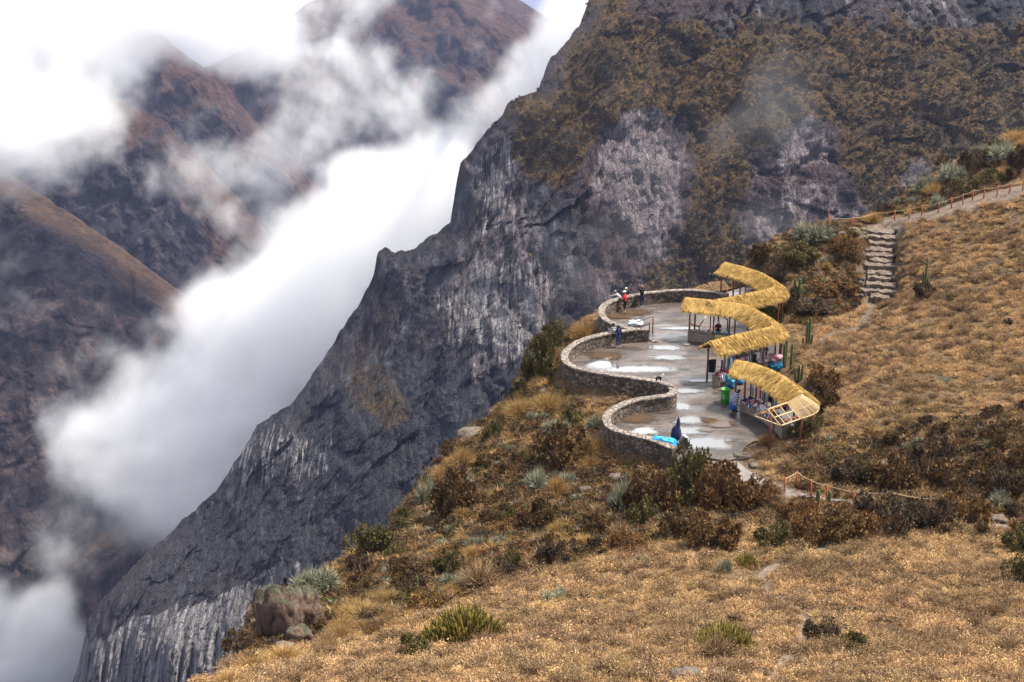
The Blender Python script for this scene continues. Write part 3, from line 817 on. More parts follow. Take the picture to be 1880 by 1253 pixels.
q_ = np.stack([i_[:-1, :-1], i_[1:, :-1], i_[1:, 1:], i_[:-1, 1:]], -1).reshape(-1, 4)
keep = GM['out'][:-1, :-1].ravel() < 22
rockm = sstep(0.3, 1.2, GM['out'])
hill = link('hillside', mesh_np('hillside', np.stack([GXX, GYY, GZ], -1).reshape(-1, 3), q_[keep], [m_soil()],
            dict(path=GM['path'].ravel(), rock=rockm.ravel(), left=GM['left'].ravel()), True))
hill['kind'] = 'structure'

def ribbon(name, L, wid, dz, mat, kind='structure', n=9, hf=None, jagw=0.3):
    d = np.gradient(L, axis=0); d /= np.linalg.norm(d, axis=1, keepdims=True)
    nr = np.stack([-d[:, 1], d[:, 0]], -1)
    w = wid * (1 + jagw * fbm(np.concatenate([L, L[:, :1] * 0], -1), 2.5, 3))
    t = np.linspace(-1, 1, n)
    Q = L[:, None] + nr[:, None] * (w[:, None] * t[None])[..., None]
    z, _ = ground(Q)
    z = np.maximum(z, H(Q[..., 0], Q[..., 1])) + dz * (1 - 3.0 * np.abs(t[None]) ** 6)
    W = np.concatenate([Q, z[..., None]], -1)
    a, b = W.shape[:2]
    i = np.arange(a * b).reshape(a, b)
    f = np.stack([i[:-1, :-1], i[1:, :-1], i[1:, 1:], i[:-1, 1:]], -1).reshape(-1, 4)
    o = link(name, mesh_np(name, W.reshape(-1, 3), f, [mat], None, True)); o['kind'] = kind
    return o
def m_wetpath():
    m = NT('wet_path', 0.7, 0.5)
    p = m.pos()
    n2 = m.noise(p, 2.0, 6, 0.65); w = m.noise(p, 0.9, 4, 0.6)
    m.col(m.ramp(n2, (0.3, (0.085, 0.068, 0.058)), (0.7, (0.20, 0.165, 0.145))))
    m.setin(m.b.inputs['Roughness'], m.ramp(w, (0.42, 0.18), (0.56, 0.75)))
    m.setin(m.b.inputs['IOR'], 1.7)
    m.bump(n2, 0.25, 0.08)
    return m.m
def m_drypath():
    m = NT('dry_path', 0.95, 0.2)
    p = m.pos(); n2 = m.noise(p, 2.2, 7, 0.7)
    m.col(m.ramp(n2, (0.3, (0.075, 0.054, 0.040)), (0.55, (0.165, 0.122, 0.093)), (0.75, (0.26, 0.20, 0.155))))
    m.bump(n2, 0.6, 0.15)
    return m.m
DP = m_drypath()
ribbon('path', PATH, 0.95, 0.05, m_wetpath())
ribbon('path', RAMP_UP, 1.5, 0.05, DP)
ribbon('path', TRAIL, 0.22, 0.03, DP, jagw=0.9)

# ------------------------------------------------------------------ plants: mesh makers
RNG = np.random.default_rng(5)
def quads(n): 
    i = np.arange(n * 4).reshape(n, 4); return i
def tris(n): return np.arange(n * 3).reshape(n, 3)
def unit(v): return v / np.maximum(np.linalg.norm(v, axis=-1, keepdims=True), 1e-9)
def blades(base, dirn, length, width, bend, seed=0):
    """curved two-piece blades: a quad and a tip triangle each"""
    n = len(base); r = np.random.default_rng(seed)
    length = np.broadcast_to(length, (n,))[:, None]; width = np.broadcast_to(width, (n,))[:, None]; bend = np.broadcast_to(bend, (n,))[:, None]
    side = unit(np.cross(dirn, r.standard_normal((n, 3)))) * width
    mid = base + dirn * length * 0.55
    out = dirn * np.array([1, 1, 0.0]); tip = base + unit(dirn + out * bend - np.array([0, 0, 1.0]) * bend * 0.35) * length
    v = np.stack([base - side, base + side, mid + side * 0.75, mid - side * 0.75, tip], 1).reshape(-1, 3)
    k = np.arange(n)[:, None] * 5
    return v, [k + np.array([[0, 1, 2, 3]]), k + np.array([[3, 2, 4]])]
def join(parts):
    """parts: list of (v,[faces arrays],mat_index,rand array per vertex)"""
    V_, Fq, Ft, Mq, Mt, R_ = [], [], [], [], [], []
    n = 0
    for v, fs, mi, rr in parts:
        V_.append(v); R_.append(rr)
        for f in fs:
            f = np.asarray(f)
            if f.shape[1] == 4: Fq.append(f + n); Mq.append(np.full(len(f), mi))
            else: Ft.append(f + n); Mt.append(np.full(len(f), mi))
        n += len(v)
    fl, ml = [], []
    if Fq: fl.append(np.vstack(Fq)); ml.append(np.concatenate(Mq))
    if Ft: fl.append(np.vstack(Ft)); ml.append(np.concatenate(Mt))
    return np.vstack(V_), fl, np.concatenate(ml), np.concatenate(R_)
def rr_(n, k, r): return np.repeat(r.random(n), k)
def domedirs(n, r, lo=0.05, hi=1.0):
    z = lo + (hi - lo) * r.random(n); a = r.random(n) * 2 * math.pi; q = np.sqrt(1 - z * z)
    return np.stack([q * np.cos(a), q * np.sin(a), z], -1)
def mk_tuft(seed, n=60, h=0.32, spread=0.9, w=0.012, bud=True):
    """small dry shrublet: thin wiry stems with seed heads"""
    r = np.random.default_rng(seed)
    d = unit(domedirs(n, r, 0.25, 1.0) * np.array([spread, spread, 1.0]))
    b = np.concatenate([r.normal(0, 0.07, (n, 2)), np.zeros((n, 1)) - 0.03], -1)
    L = h * (0.55 + 0.6 * r.random(n))
    v, f = blades(b, d, L, w, 0.25, seed)
    parts = [(v, f, 0, rr_(n, 5, r))]
    if bud:
        m = int(n * 1.6)
        k = r.integers(0, n, m); t = 0.45 + 0.6 * r.random(m)
        c = b[k] + d[k] * (L[k] * t)[:, None] + r.normal(0, 0.012, (m, 3))
        s = 0.014 + 0.014 * r.random(m)
        u = unit(r.standard_normal((m, 3))) * s[:, None]; w_ = unit(np.cross(u, r.standard_normal((m, 3)))) * s[:, None]
        vv = np.stack([c - u, c + w_, c + u * 1.2], 1).reshape(-1, 3)
        parts.append((vv, [tris(m)], 0, rr_(m, 3, r)))
    return join(parts)
def mk_grass(seed, n=150, h=0.75, w=0.008, spread=0.55, rad=0.16):
    r = np.random.default_rng(seed)
    d = unit(domedirs(n, r, 0.35, 1.0) * np.array([spread, spread, 1.0]))
    b = np.concatenate([d[:, :2] * rad * r.random((n, 1)) * 1.6, np.full((n, 1), -0.05)], -1)
    v, f = blades(b, d, h * (0.5 + 0.6 * r.random(n)), w, 0.7 * r.random(n), seed)
    return join([(v, f, 0, rr_(n, 5, r))])
def mk_bush(seed, R=1.0, Hh=1.0, nl=2600, ls=0.05, lobes=11, flat=0.5, nt=160, leafy=True, open_=0.35):
    """rounded shrub: clumps of small leaves carried on twigs, with gaps"""
    r = np.random.default_rng(seed)
    a = r.random(lobes) * 2 * math.pi; q = np.sqrt(r.random(lobes)) * 0.80 * R
    lc = np.stack([q * np.cos(a), q * np.sin(a), Hh * (0.22 + 0.58 * r.random(lobes)) * (1 - 0.45 * (q / R) ** 2)], -1)
    lr = R * (0.15 + 0.27 * r.random(lobes) ** 1.3)
    k = r.integers(0, lobes, nl)
    dd = unit(r.standard_normal((nl, 3)) + np.array([0, 0, 0.35]))
    rad = lr[k] * (1 - open_ * r.random(nl) ** 1.5)
    c = lc[k] + dd * rad[:, None] * np.array([1, 1, Hh / R * 0.9 + 0.1])
    # knock holes in the surface so the inside shows
    hole = fbm(c + seed * 3.1, 0.32 * R, 2) > 0.20
    c = c[~hole]; dd = dd[~hole]; nl = len(c)
    low = c[:, 2] < 0.02; c[low, 2] = 0.02 + r.random(low.sum()) * 0.1
    s = ls * (0.5 + 0.9 * r.random(nl))
    ax = unit(dd + 0.9 * r.standard_normal((nl, 3))) * s[:, None]
    sd_ = unit(np.cross(ax, r.standard_normal((nl, 3)))) * (s * 0.42)[:, None]
    v = np.stack([c - ax * 0.2 - sd_, c - ax * 0.2 + sd_, c + ax], 1).reshape(-1, 3)
    rnd = fbm(c + seed, 0.22 * R, 3) * 0.6 + 0.35 + 0.35 * r.random(nl)
    parts = [(v, [tris(nl)], 0, np.repeat(rnd, 3))]
    # twigs
    k = r.integers(0, nl, nt)
    b = np.concatenate([r.normal(0, 0.10 * R, (nt, 2)), np.full((nt, 1), -0.08)], -1)
    to = c[k] * 1.04 - b
    L = np.linalg.norm(to, axis=1)
    v, f = blades(b, unit(to), L, 0.010 + 0.008 * r.random(nt), -0.1, seed)
    parts.append((v, f, 1, rr_(nt, 5, r)))
    return join(parts)
def mk_puya(seed, n=130, L=0.6, w=0.022, heads=3, rad=0.45):
    """stiff silver rosettes growing in a clump"""
    r = np.random.default_rng(seed)
    parts = []
    for h in range(heads):
        a = r.random() * 6.28; q = rad * math.sqrt(r.random()) * (0 if heads == 1 else 1)
        c = np.array([q * math.cos(a), q * math.sin(a), 0.05 + 0.15 * r.random()])
        d = domedirs(n, r, -0.05, 1.0)
        b = c + d * 0.05
        v, f = blades(b, d, L * (0.6 + 0.45 * r.random(n)) * (0.7 + 0.5 * r.random()), w, 0.25, seed + h)
        parts.append((v, f, 0, rr_(n, 5, r)))
    return join(parts)
def mk_fingers(seed, n=130, R=1.0, L=0.42, rad=0.045):
    """cushion cactus: many upturned finger-like stems"""
    r = np.random.default_rng(seed)
    P_, F_, R_ = [], [], []
    base = 0
    for i in range(n):
        a = r.random() * 6.28; q = R * math.sqrt(r.random())
        zz = 0.55 * R * (1 - (q / R) ** 2) * (0.6 + 0.5 * r.random()) - 0.05
        c = np.array([q * math.cos(a), q * math.sin(a), zz])
        d = unit(np.array([math.cos(a) * q / R * 1.1, math.sin(a) * q / R * 1.1, 0.8]) + r.normal(0, 0.28, 3))
        l = L * (0.6 + 0.6 * r.random())
        x = unit(np.cross(d, [0.3, 0.5, 0.8])); y = np.cross(d, x)
        kk = 5; rings = [(0, .7), (.3, 1), (.75, 1), (.95, .6)]
        up = np.array([0, 0, 0.35]) * l
        vs = []
        for t, rs in rings:
            ct = c + d * l * t + up * t * t
            for j in range(kk):
                an = j / kk * 6.283 + t * 0.9
                vs.append(ct + rad * rs * (math.cos(an) * x + math.sin(an) * y))
        vs.append(c + d * l * 1.03 + up)
        for t in range(3):
            for j in range(kk):
                F_.append((base + t * kk + j, base + t * kk + (j + 1) % kk, base + (t + 1) * kk + (j + 1) % kk, base + (t + 1) * kk + j))
        tip = base + len(vs) - 1
        for j in range(kk): F_.append((base + 3 * kk + j, base + 3 * kk + (j + 1) % kk, tip, tip))
        P_ += vs; R_ += [r.random()] * len(vs); base += len(vs)
    f = np.array(F_); tri = f[:, 2] == f[:, 3]
    return np.array(P_), [f[~tri], f[tri][:, :3]], np.zeros(len(f), int), np.array(R_)
def to_mesh(name, data, mats, smooth=False):
    v, f, mi, rn = data
    return mesh_np(name, v, f, mats, dict(rnd=rn), smooth, mi)

def m_leaf(name, c0, c1, c2, rough=0.85, hue=0.02, val=0.25, trans=0.0):
    m = NT(name, rough, 0.2)
    c = m.ramp(m.attr('rnd'), (0.05, c0), (0.5, c1), (0.95, c2))
    v = m.math('ADD', m.math('MULTIPLY', m.rnd(), 2 * val), 1 - val)
    w = m.noise(m.pos(), 0.22, 3, 0.5)
    h = m.math('ADD', 0.5 - hue, m.math('MULTIPLY', w, 2 * hue))
    m.col(hsv(m, c, h, 1.0, v))
    if trans:
        tr = m.n('ShaderNodeBsdfTranslucent'); mx = m.n('ShaderNodeMixShader'); mx.inputs[0].default_value = trans
        m.setin(tr.inputs['Color'], c)
        out = [q for q in m.t.nodes if q.type == 'OUTPUT_MATERIAL'][0]
        m.l(m.b.outputs[0], mx.inputs[1]); m.l(tr.outputs[0], mx.inputs[2]); m.l(mx.outputs[0], out.inputs[0])
    return m.m
ML = dict(
    dry=m_leaf('dry_shrublet', (0.17, 0.096, 0.046), (0.50, 0.315, 0.150), (0.70, 0.49, 0.25), trans=0.2, val=0.3),
    dry2=m_leaf('dry_shrublet_brown', (0.070, 0.044, 0.026), (0.235, 0.145, 0.078), (0.42, 0.28, 0.15), trans=0.15, val=0.3),
    gold=m_leaf('golden_grass', (0.16, 0.086, 0.030), (0.36, 0.215, 0.080), (0.60, 0.41, 0.18), trans=0.3),
    brown=m_leaf('brown_shrub', (0.030, 0.019, 0.010), (0.095, 0.056, 0.025), (0.24, 0.140, 0.052), trans=0.12),
    rust=m_leaf('rusty_shrub', (0.05, 0.026, 0.012), (0.150, 0.078, 0.030), (0.33, 0.185, 0.070), trans=0.12),
    dark=m_leaf('dark_twiggy_shrub', (0.016, 0.013, 0.010), (0.050, 0.036, 0.024), (0.13, 0.09, 0.055), trans=0.05),
    olive=m_leaf('olive_shrub', (0.030, 0.026, 0.010), (0.095, 0.080, 0.027), (0.23, 0.185, 0.062), trans=0.15),
    silver=m_leaf('silver_leaf', (0.085, 0.088, 0.055), (0.215, 0.215, 0.145), (0.42, 0.405, 0.29), hue=0.01, trans=0.1),
    cactus=m_leaf('cactus_finger', (0.09, 0.080, 0.018), (0.22, 0.175, 0.038), (0.44, 0.34, 0.09)),
    twig=m_leaf('twig', (0.06, 0.042, 0.028), (0.12, 0.085, 0.058), (0.22, 0.165, 0.12)),
    scrub1=m_leaf('far_scrub_gold', (0.062, 0.037, 0.012), (0.180, 0.106, 0.030), (0.34, 0.21, 0.062), hue=0.015, val=0.35),
    scrub2=m_leaf('far_scrub_dark', (0.016, 0.015, 0.010), (0.048, 0.042, 0.024), (0.12, 0.095, 0.045), hue=0.015, val=0.4),
)
def protos(name, meshes):
    c = bpy.data.collections.new(name)
    for i, me in enumerate(meshes):
        o = bpy.data.objects.new('%s_%02d' % (name, i), me); c.objects.link(o)
    return c
def scatter(name, pts, scl, pcol, idx, rz, tilt=None):
    me = bpy.data.meshes.new(name)
    n = len(pts)
    me.vertices.add(n); me.vertices.foreach_set('co', np.asarray(pts, np.float32).ravel())
    a = me.attributes.new('scl', 'FLOAT', 'POINT'); a.data.foreach_set('value', np.asarray(scl, np.float32))
    a = me.attributes.new('idx', 'INT', 'POINT'); a.data.foreach_set('value', np.asarray(idx, np.int32))
    a = me.attributes.new('rz', 'FLOAT', 'POINT'); a.data.foreach_set('value', np.asarray(rz, np.float32))
    o = link(name, me); o['kind'] = 'stuff'
    ng = bpy.data.node_groups.new(name, 'GeometryNodeTree')
    ng.interface.new_socket('Geometry', in_out='OUTPUT', socket_type='NodeSocketGeometry')
    ng.interface.new_socket('Geometry', in_out='INPUT', socket_type='NodeSocketGeometry')
    N = ng.nodes; L = ng.links
    gi = N.new('NodeGroupInput'); go = N.new('NodeGroupOutput')
    ip = N.new('GeometryNodeInstanceOnPoints'); ci = N.new('GeometryNodeCollectionInfo')
    ci.inputs['Collection'].default_value = pcol; ci.inputs['Separate Children'].default_value = True; ci.inputs['Reset Children'].default_value = True
    def at(nm, ty):
        q = N.new('GeometryNodeInputNamedAttribute'); q.data_type = ty; q.inputs[0].default_value = nm; return q.outputs[0]
    L.new(gi.outputs[0], ip.inputs['Points']); L.new(ci.outputs[0], ip.inputs['Instance'])
    ip.inputs['Pick Instance'].default_value = True
    L.new(at('idx', 'INT'), ip.inputs['Instance Index']); L.new(at('scl', 'FLOAT'), ip.inputs['Scale'])
    cx = N.new('ShaderNodeCombineXYZ'); L.new(at('rz', 'FLOAT'), cx.inputs['Z'])
    L.new(cx.outputs[0], ip.inputs['Rotation'])
    L.new(ip.outputs[0], go.inputs[0])
    md = o.modifiers.new('scatter', 'NODES'); md.node_group = ng
    return o

# ------------------------------------------------------------------ ground cover
def inview(x, y, z, m=60):
    a, b = pix(np.stack([x, y, z], -1))
    return (a > -m) & (a < 1880 + m) & (b > -m) & (b < 1253 + m)
SCRUB_PX = [(1090, 600), (1040, 700), (1110, 800), (1250, 832), (1420, 885), (1440, 960), (1300, 990), (1100, 1015), (960, 1060), (820, 1110), (640, 1150), (560, 1170), (440, 1230), (300, 1260), (440, 1060), (800, 780), (1000, 590)]
SCRUB2_PX = [(1330, 510), (1400, 450), (1500, 400), (1590, 420), (1590, 560), (1480, 600), (1400, 580), (1380, 530)]
SCRUB3_PX = [(1560, 410), (1700, 385), (1890, 335), (1890, 220), (1700, 310)]
def cover():
    r = np.random.default_rng(11)
    N = 84000
    # candidates: uniform over the land with more where it lies close
    x = r.uniform(-22, 66, N * 3); y = 34 + (142 - 34) * r.random(N * 3) ** 1.55
    z = H(x, y)
    ok = inview(x, y, z) & (HM('out', x, y) < 1.0) & (HM('floor', x, y) < 0.05) & (HM('stair', x, y) < 0.4)
    ok &= r.random(len(x)) > HM('path', x, y) * 1.3
    q3 = np.stack([x, y, x * 0], -1)
    px, py = pix(np.stack([x, y, z], -1))
    pq = np.stack([px, py], -1)
    sc = np.maximum(np.maximum(polysd(pq, SCRUB_PX), polysd(pq, SCRUB2_PX)), polysd(pq, SCRUB3_PX))
    scr = sstep(-10, 25, sc)
    bare = fbm(q3, 1.6, 4, 0.75, off=3)
    dens = (0.06 + 0.80 * sstep(-0.22, 0.18, bare)) * (1 - 0.62 * scr)
    ok &= r.random(len(x)) < dens
    x, y, z, scr, bare = [v[ok] for v in (x, y, z, scr, bare)]
    q3 = q3[ok]
    print('cover', len(x))
    brown = (fbm(q3, 5.0, 4, 0.6, off=7) + 0.5 * fbm(q3, 1.3, 2, off=1) + 1.3 * scr + 0.30 * r.standard_normal(len(x))) > 0.17
    pm = protos('dry_shrublet', [to_mesh('t', mk_tuft(i, 130, 0.25, 1.15, 0.0095), [ML['dry']]) for i in range(5)] +
                [to_mesh('t', mk_tuft(20 + i, 150, 0.27, 1.3, 0.0095), [ML['dry2']]) for i in range(4)] +
                [to_mesh('t', mk_tuft(40 + i, 420, 0.50, 1.35, 0.009), [ML['dry2']]) for i in range(3)])
    idx = np.where(brown, 5 + r.integers(0, 4, len(x)), r.integers(0, 5, len(x)))
    scl = (0.6 + 1.25 * r.random(len(x)) ** 3) * (1 + 0.5 * np.clip(fbm(q3, 2.0, 2, off=4), -.5, 1))
    big = r.random(len(x)) < 0.05 * (1 + 2.5 * np.clip(fbm(q3, 4, 3, off=9), -.4, 1))
    scl = np.where(big, .7 + .7 * r.random(len(x)), scl); idx = np.where(big, 9 + idx % 3, idx)
    o = scatter('dry_ground_cover', np.stack([x, y, z], -1), scl, pm, idx, r.random(len(x)) * 6.28)
    tag(o, 'low golden brown dry shrublets covering the hillside', None, None, 'stuff')
cover()

def undergrowth():
    r = np.random.default_rng(21)
    x = r.uniform(-22, 40, 90000); y = r.uniform(38, 140, 90000); z = H(x, y)
    px, py = pix(np.stack([x, y, z], -1)); pq = np.stack([px, py], -1)
    sc = np.maximum(np.maximum(polysd(pq, SCRUB_PX), polysd(pq, SCRUB2_PX)), np.maximum(polysd(pq, SCRUB3_PX), polysd(pq, [(1440, 800), (1900, 730), (1900, 985), (1440, 1000)]) - 20))
    sc = np.where((polysd(pq, SCRUB2_PX) > 0) & (r.random(len(x)) > .3), -1, sc)
    q3 = np.stack([x, y, x * 0], -1)
    n = fbm(q3, 2.6, 4, 0.6, off=13)
    ok = (sc > 0) & (HM('out', x, y) < 1.5) & (HM('floor', x, y) < 0.02) & (HM('path', x, y) < .2) & (HM('stair', x, y) < .2) & (r.random(len(x)) < 0.95 + 1.2 * n)
    x, y, z, q3 = x[ok], y[ok], z[ok], q3[ok]
    k = r.choice(7, len(x), p=[.34, .17, .19, .11, .06, .03, .10])
    pr = protos('undergrowth', [to_mesh('u', mk_bush(201, 1, .9, 420, .17, 8, nt=60), [ML['brown'], ML['twig']]), to_mesh('u', mk_bush(202, 1, .8, 420, .17, 8, nt=60), [ML['rust'], ML['twig']]),
                                to_mesh('u', mk_bush(203, 1, .8, 360, .16, 8, nt=160), [ML['dark'], ML['dry2']]), to_mesh('u', mk_bush(204, 1, .8, 420, .16, 8, nt=60), [ML['olive'], ML['twig']]),
                                to_mesh('u', mk_grass(205, 260, 1.3, .035, .8, .45), [ML['gold']]), to_mesh('u', mk_puya(206, 60, .9, .04, 3, .5), [ML['silver']]), to_mesh('u', mk_tuft(207, 160, 1.2, 1.2, .045), [ML['dry2']])])
    s = (.17 + .42 * r.random(len(x)) ** 1.7)
    print('under', len(x))
    o = scatter('scrub_undergrowth', np.stack([x, y, z - .02], -1), s, pr, k, r.random(len(x)) * 6.28)
    tag(o, 'mixed brown, golden and grey low scrub filling the slope between the shrubs', None, None, 'stuff')
undergrowth()
def far_scrub():
    r = np.random.default_rng(12)
    nc, nr = CW.shape[:2]
    veg = CA['veg']
    n = 260000
    i = r.integers(0, nc - 1, n); j = r.integers(3, nr - 1, n)
    u = r.random((n, 1)); v = r.random((n, 1))
    p = CW[i, j] * (1 - u) * (1 - v) + CW[i + 1, j] * u * (1 - v) + CW[i, j + 1] * (1 - u) * v + CW[i + 1, j + 1] * u * v
    px, py = pix(p)
    nz = fbm(p, 14, 4, 0.6)
    ok = (px > 550) & (px < 1960) & (py > -40) & (py < 640)
    ok &= r.random(n) < np.clip(veg[i, j] * 1.35 - 0.32 + nz * 1.0, 0.012, 1) * 0.62
    p = p[ok]; nz = nz[ok]
    print('far scrub', len(p))
    nd = 0.8 * fbm(p, 30, 4, 0.6, off=4) + 0.38 * r.standard_normal(len(p))
    x_, y_ = pix(p)
    nd += 0.45 * sstep(1300, 1700, x_) + 0.35 * sstep(300, 480, y_) 
    gold = nd < 0.03
    pr = protos('far_scrub', [to_mesh('s', mk_bush(40 + k, 1.0, 0.75, 60, 0.52, 5, nt=2), [ML['scrub1'], ML['twig']]) for k in range(4)] +
                [to_mesh('s', mk_bush(50 + k, 1.0, 1.0, 80, 0.46, 6, nt=2), [ML['scrub2'], ML['twig']]) for k in range(4)])
    idx = np.where(gold, r.integers(0, 4, len(p)), 4 + r.integers(0, 4, len(p)))
    s = np.where(gold, 0.55, 0.7) * (0.6 + 1.1 * r.random(len(p)) ** 2)
    o = scatter('mountain_scrub', p, s * 1.12, pr, idx, r.random(len(p)) * 6.28)
    tag(o, 'golden and dark scrub growing over the mountain face', None, None, 'stuff')
far_scrub()
# ================================================================== the lookout terrace
def m_floor():
    m = NT('wet_paving', 0.6, 0.5)
    p = m.pos()
    n1 = m.noise(p, 0.28, 5, 0.6); n2 = m.noise(p, 5.0, 6, 0.85); n3 = m.noise(m.scaled(p, (0.18, 0.5, 1)), 1.0, 5, 0.6, 0.6)
    c = m.ramp(n2, (0.34, (0.016, 0.012, 0.010)), (0.5, (0.055, 0.043, 0.037)), (0.66, (0.17, 0.14, 0.122)))
    c = m.mix(m.ramp(n1, (0.42, 0.0), (0.62, 0.55)), c, (0.075, 0.050, 0.038))
    n4 = m.noise(m.scaled(p, (0.35, 1.1, 1)), 1.0, 7, 0.72, 0.8)
    c = hsv(m, c, 0.5, 1.0, m.ramp(n4, (0.36, 0.5), (0.50, 1.0), (0.66, 2.0)))
    wet = m.ramp(n3, (0.40, 0.0), (0.60, 1.0))
    c = m.mix(m.math('MULTIPLY', wet, 0.25), c, (0.035, 0.028, 0.024))
    m.col(c)
    m.setin(m.b.inputs['Roughness'], m.mix(wet, (0.75,) * 3, (0.28,) * 3))
    m.setin(m.b.inputs['IOR'], 1.5)
    m.bump(n2, 0.35, 0.02)
    return m.m
def m_stone(name, scale=3.0, mortar=(0.13, 0.105, 0.085), cs=((0.075, 0.058, 0.046), (0.165, 0.128, 0.100), (0.29, 0.235, 0.19))):
    m = NT(name, 0.92, 0.25)
    p = m.scaled(m.pos(), (1, 1, 1.25))
    d = m.voro(p, scale, 'DISTANCE_TO_EDGE')
    cid = m.voro(p, scale, 'F1', 'Color')
    sep = m.n('ShaderNodeSeparateColor'); m.l(cid, sep.inputs[0])
    n = m.noise(p, 9, 5, 0.7)
    c = m.ramp(sep.outputs[0], (0.0, cs[0]), (0.5, cs[1]), (1.0, cs[2]))
    c = m.mix(m.ramp(n, (0.3, 0.5), (0.6, 0.0)), c, (0.05, 0.04, 0.032))
    m.col(m.mix(m.ramp(d, (0.02, 1.0), (0.07, 0.0)), c, tuple(v * 0.6 for v in mortar)))
    m.bump(m.math('ADD', m.ramp(d, (0.0, 0.0), (0.12, 1.0)), m.math('MULTIPLY', n, 0.3)), 1.0, 0.08)
    return m.m
def m_plain(name, c, rough=0.8, var=0.35, sc=6.0, spec=0.3, bump=0.3, bd=0.02, obj=False):
    m = NT(name, rough, spec)
    n = m.noise(m.pos(obj), sc, 5, 0.65)
    m.col(m.ramp(n, (0.3, tuple(v * (1 - var) for v in c)), (0.7, tuple(min(1, v * (1 + var)) for v in c))))
    if bump: m.bump(n, bump, bd)
    return m.m
M_FLOOR = m_floor()
M_WALL = m_stone('rubble_stone', 3.4)
M_CAP = m_stone('wall_top_stone', 2.3, (0.24, 0.20, 0.17), ((0.20, 0.165, 0.138), (0.26, 0.218, 0.185), (0.33, 0.28, 0.24)))
M_COUNTER = m_plain('plastered_counter', (0.26, 0.205, 0.155), 0.9, 0.4, 4.0)
M_WOOD = m_plain('red_brown_timber', (0.21, 0.060, 0.030), 0.65, 0.4, 8.0)
M_ORANGE = m_plain('orange_painted_timber', (0.34, 0.080, 0.028), 0.6, 0.3, 8.0)
M_PALEWOOD = m_plain('wet_pale_timber', (0.42, 0.34, 0.30), 0.35, 0.3, 8.0)
M_ROPE = m_plain('rope', (0.42, 0.30, 0.17), 0.9, 0.2, 20.0)
M_REED = m_plain('peeled_cane', (0.50, 0.37, 0.19), 0.7, 0.35, 14.0)

def floor():
    bm = bmesh.new()
    vs = [bm.verts.new((float(a), float(b), 0.0)) for a, b in FLOOR]
    f = bm.faces.new(vs); bmesh.ops.triangulate(bm, faces=[f])
    me = bpy.data.meshes.new('terrace_floor'); bm.normal_update()
    if sum(p.normal.z for p in bm.faces) < 0: bmesh.ops.reverse_faces(bm, faces=bm.faces)
    bm.to_mesh(me); bm.free(); me.materials.append(M_FLOOR)
    o = link('pavement', me); o['kind'] = 'structure'
floor()

def m_puddle(name, c, ior, spec=0.5):
    m = NT(name, 0.03, spec)
    m.b.inputs['Base Color'].default_value = (*c, 1)
    m.setin(m.b.inputs['IOR'], ior)
    n = m.noise(m.scaled(m.pos(), (1, 3, 1)), 1.2, 3)
    m.setin(m.b.inputs['Roughness'], m.ramp(n, (0.35, 0.02), (0.7, 0.16)))
    e = m.math('ADD', m.attr('film'), m.math('MULTIPLY', m.math('SUBTRACT', m.noise(m.scaled(m.pos(), (1, .6, 1)), 2.2, 5, .7), 0.5), 0.9))
    m.setin(m.b.inputs['Alpha'], m.ramp(e, (0.04, 0.0), (0.50, 1.0)))
    return m.m
M_PUD = m_puddle('rain_water', (0.10, 0.095, 0.09), 2.35)
M_PUD_DARK = m_puddle('dark_reflection_water', (0.085, 0.055, 0.035), 1.33)  # same rain water; the cliffs' dark reflection is painted in as brown
def puddle(px, py, hw, hh, mat, seed, nz=0.35):
    c = PZ(px, py, 0)
    rx = hw / F * c[1] * 1.04 * 1.25; ry = (PZ(px, py - hh, 0)[1] - PZ(px, py + hh, 0)[1]) / 2 * 1.3
    n = 64; a = np.linspace(0, 2 * math.pi, n, endpoint=False)
    k = 1 + nz * fbm(np.stack([np.cos(a) * 1.3, np.sin(a) * 1.3, a * 0 + seed * 3.7], -1), 1.0, 4, 0.6) * 1.8
    v = np.stack([c[0] + rx * k * np.cos(a), c[1] + ry * k * np.sin(a), np.full(n, 0.004 + .003 * seed)], -1)
    v = np.vstack([[c[0], c[1], 0.004 + .003 * seed], v])
    f = np.array([(0, 1 + i, 1 + (i + 1) % n) for i in range(n)])
    o = link('water', mesh_np('puddle', v, f, [mat], dict(film=[1.0] + [0.0] * n))); o['kind'] = 'structure'
for i, a in enumerate([(1175, 678, 86, 6, 0), (1104, 669, 30, 8, 0), (1228, 657, 36, 4.5, 0), (1222, 639, 34, 4, 0), (1253, 747, 17, 7, 0), (1272, 772, 40, 7, 0), (1268, 792, 38, 7, 0),
                       (1305, 815, 62, 11, 0), (1180, 792, 24, 8, 0), (1262, 719, 30, 4, 0), (1250, 604, 40, 2.2, 0), (1292, 611, 22, 2, 0), (1285, 700, 26, 2.5, 0), (1135, 651, 18, 2.0, 0),
                       (1164, 574, 36, 6, 1), (1112, 655, 34, 7, 1), (1168, 768, 34, 11, 1), (1301, 772.5, 16, 4, 1), (1322, 780.5, 28, 6.5, 1), (1297, 791, 16, 3.5, 1), (1142, 583, 30, 4, 1)]):
    puddle(a[0], a[1], a[2], a[3], (M_PUD, M_PUD_DARK)[a[4]], i + 1)

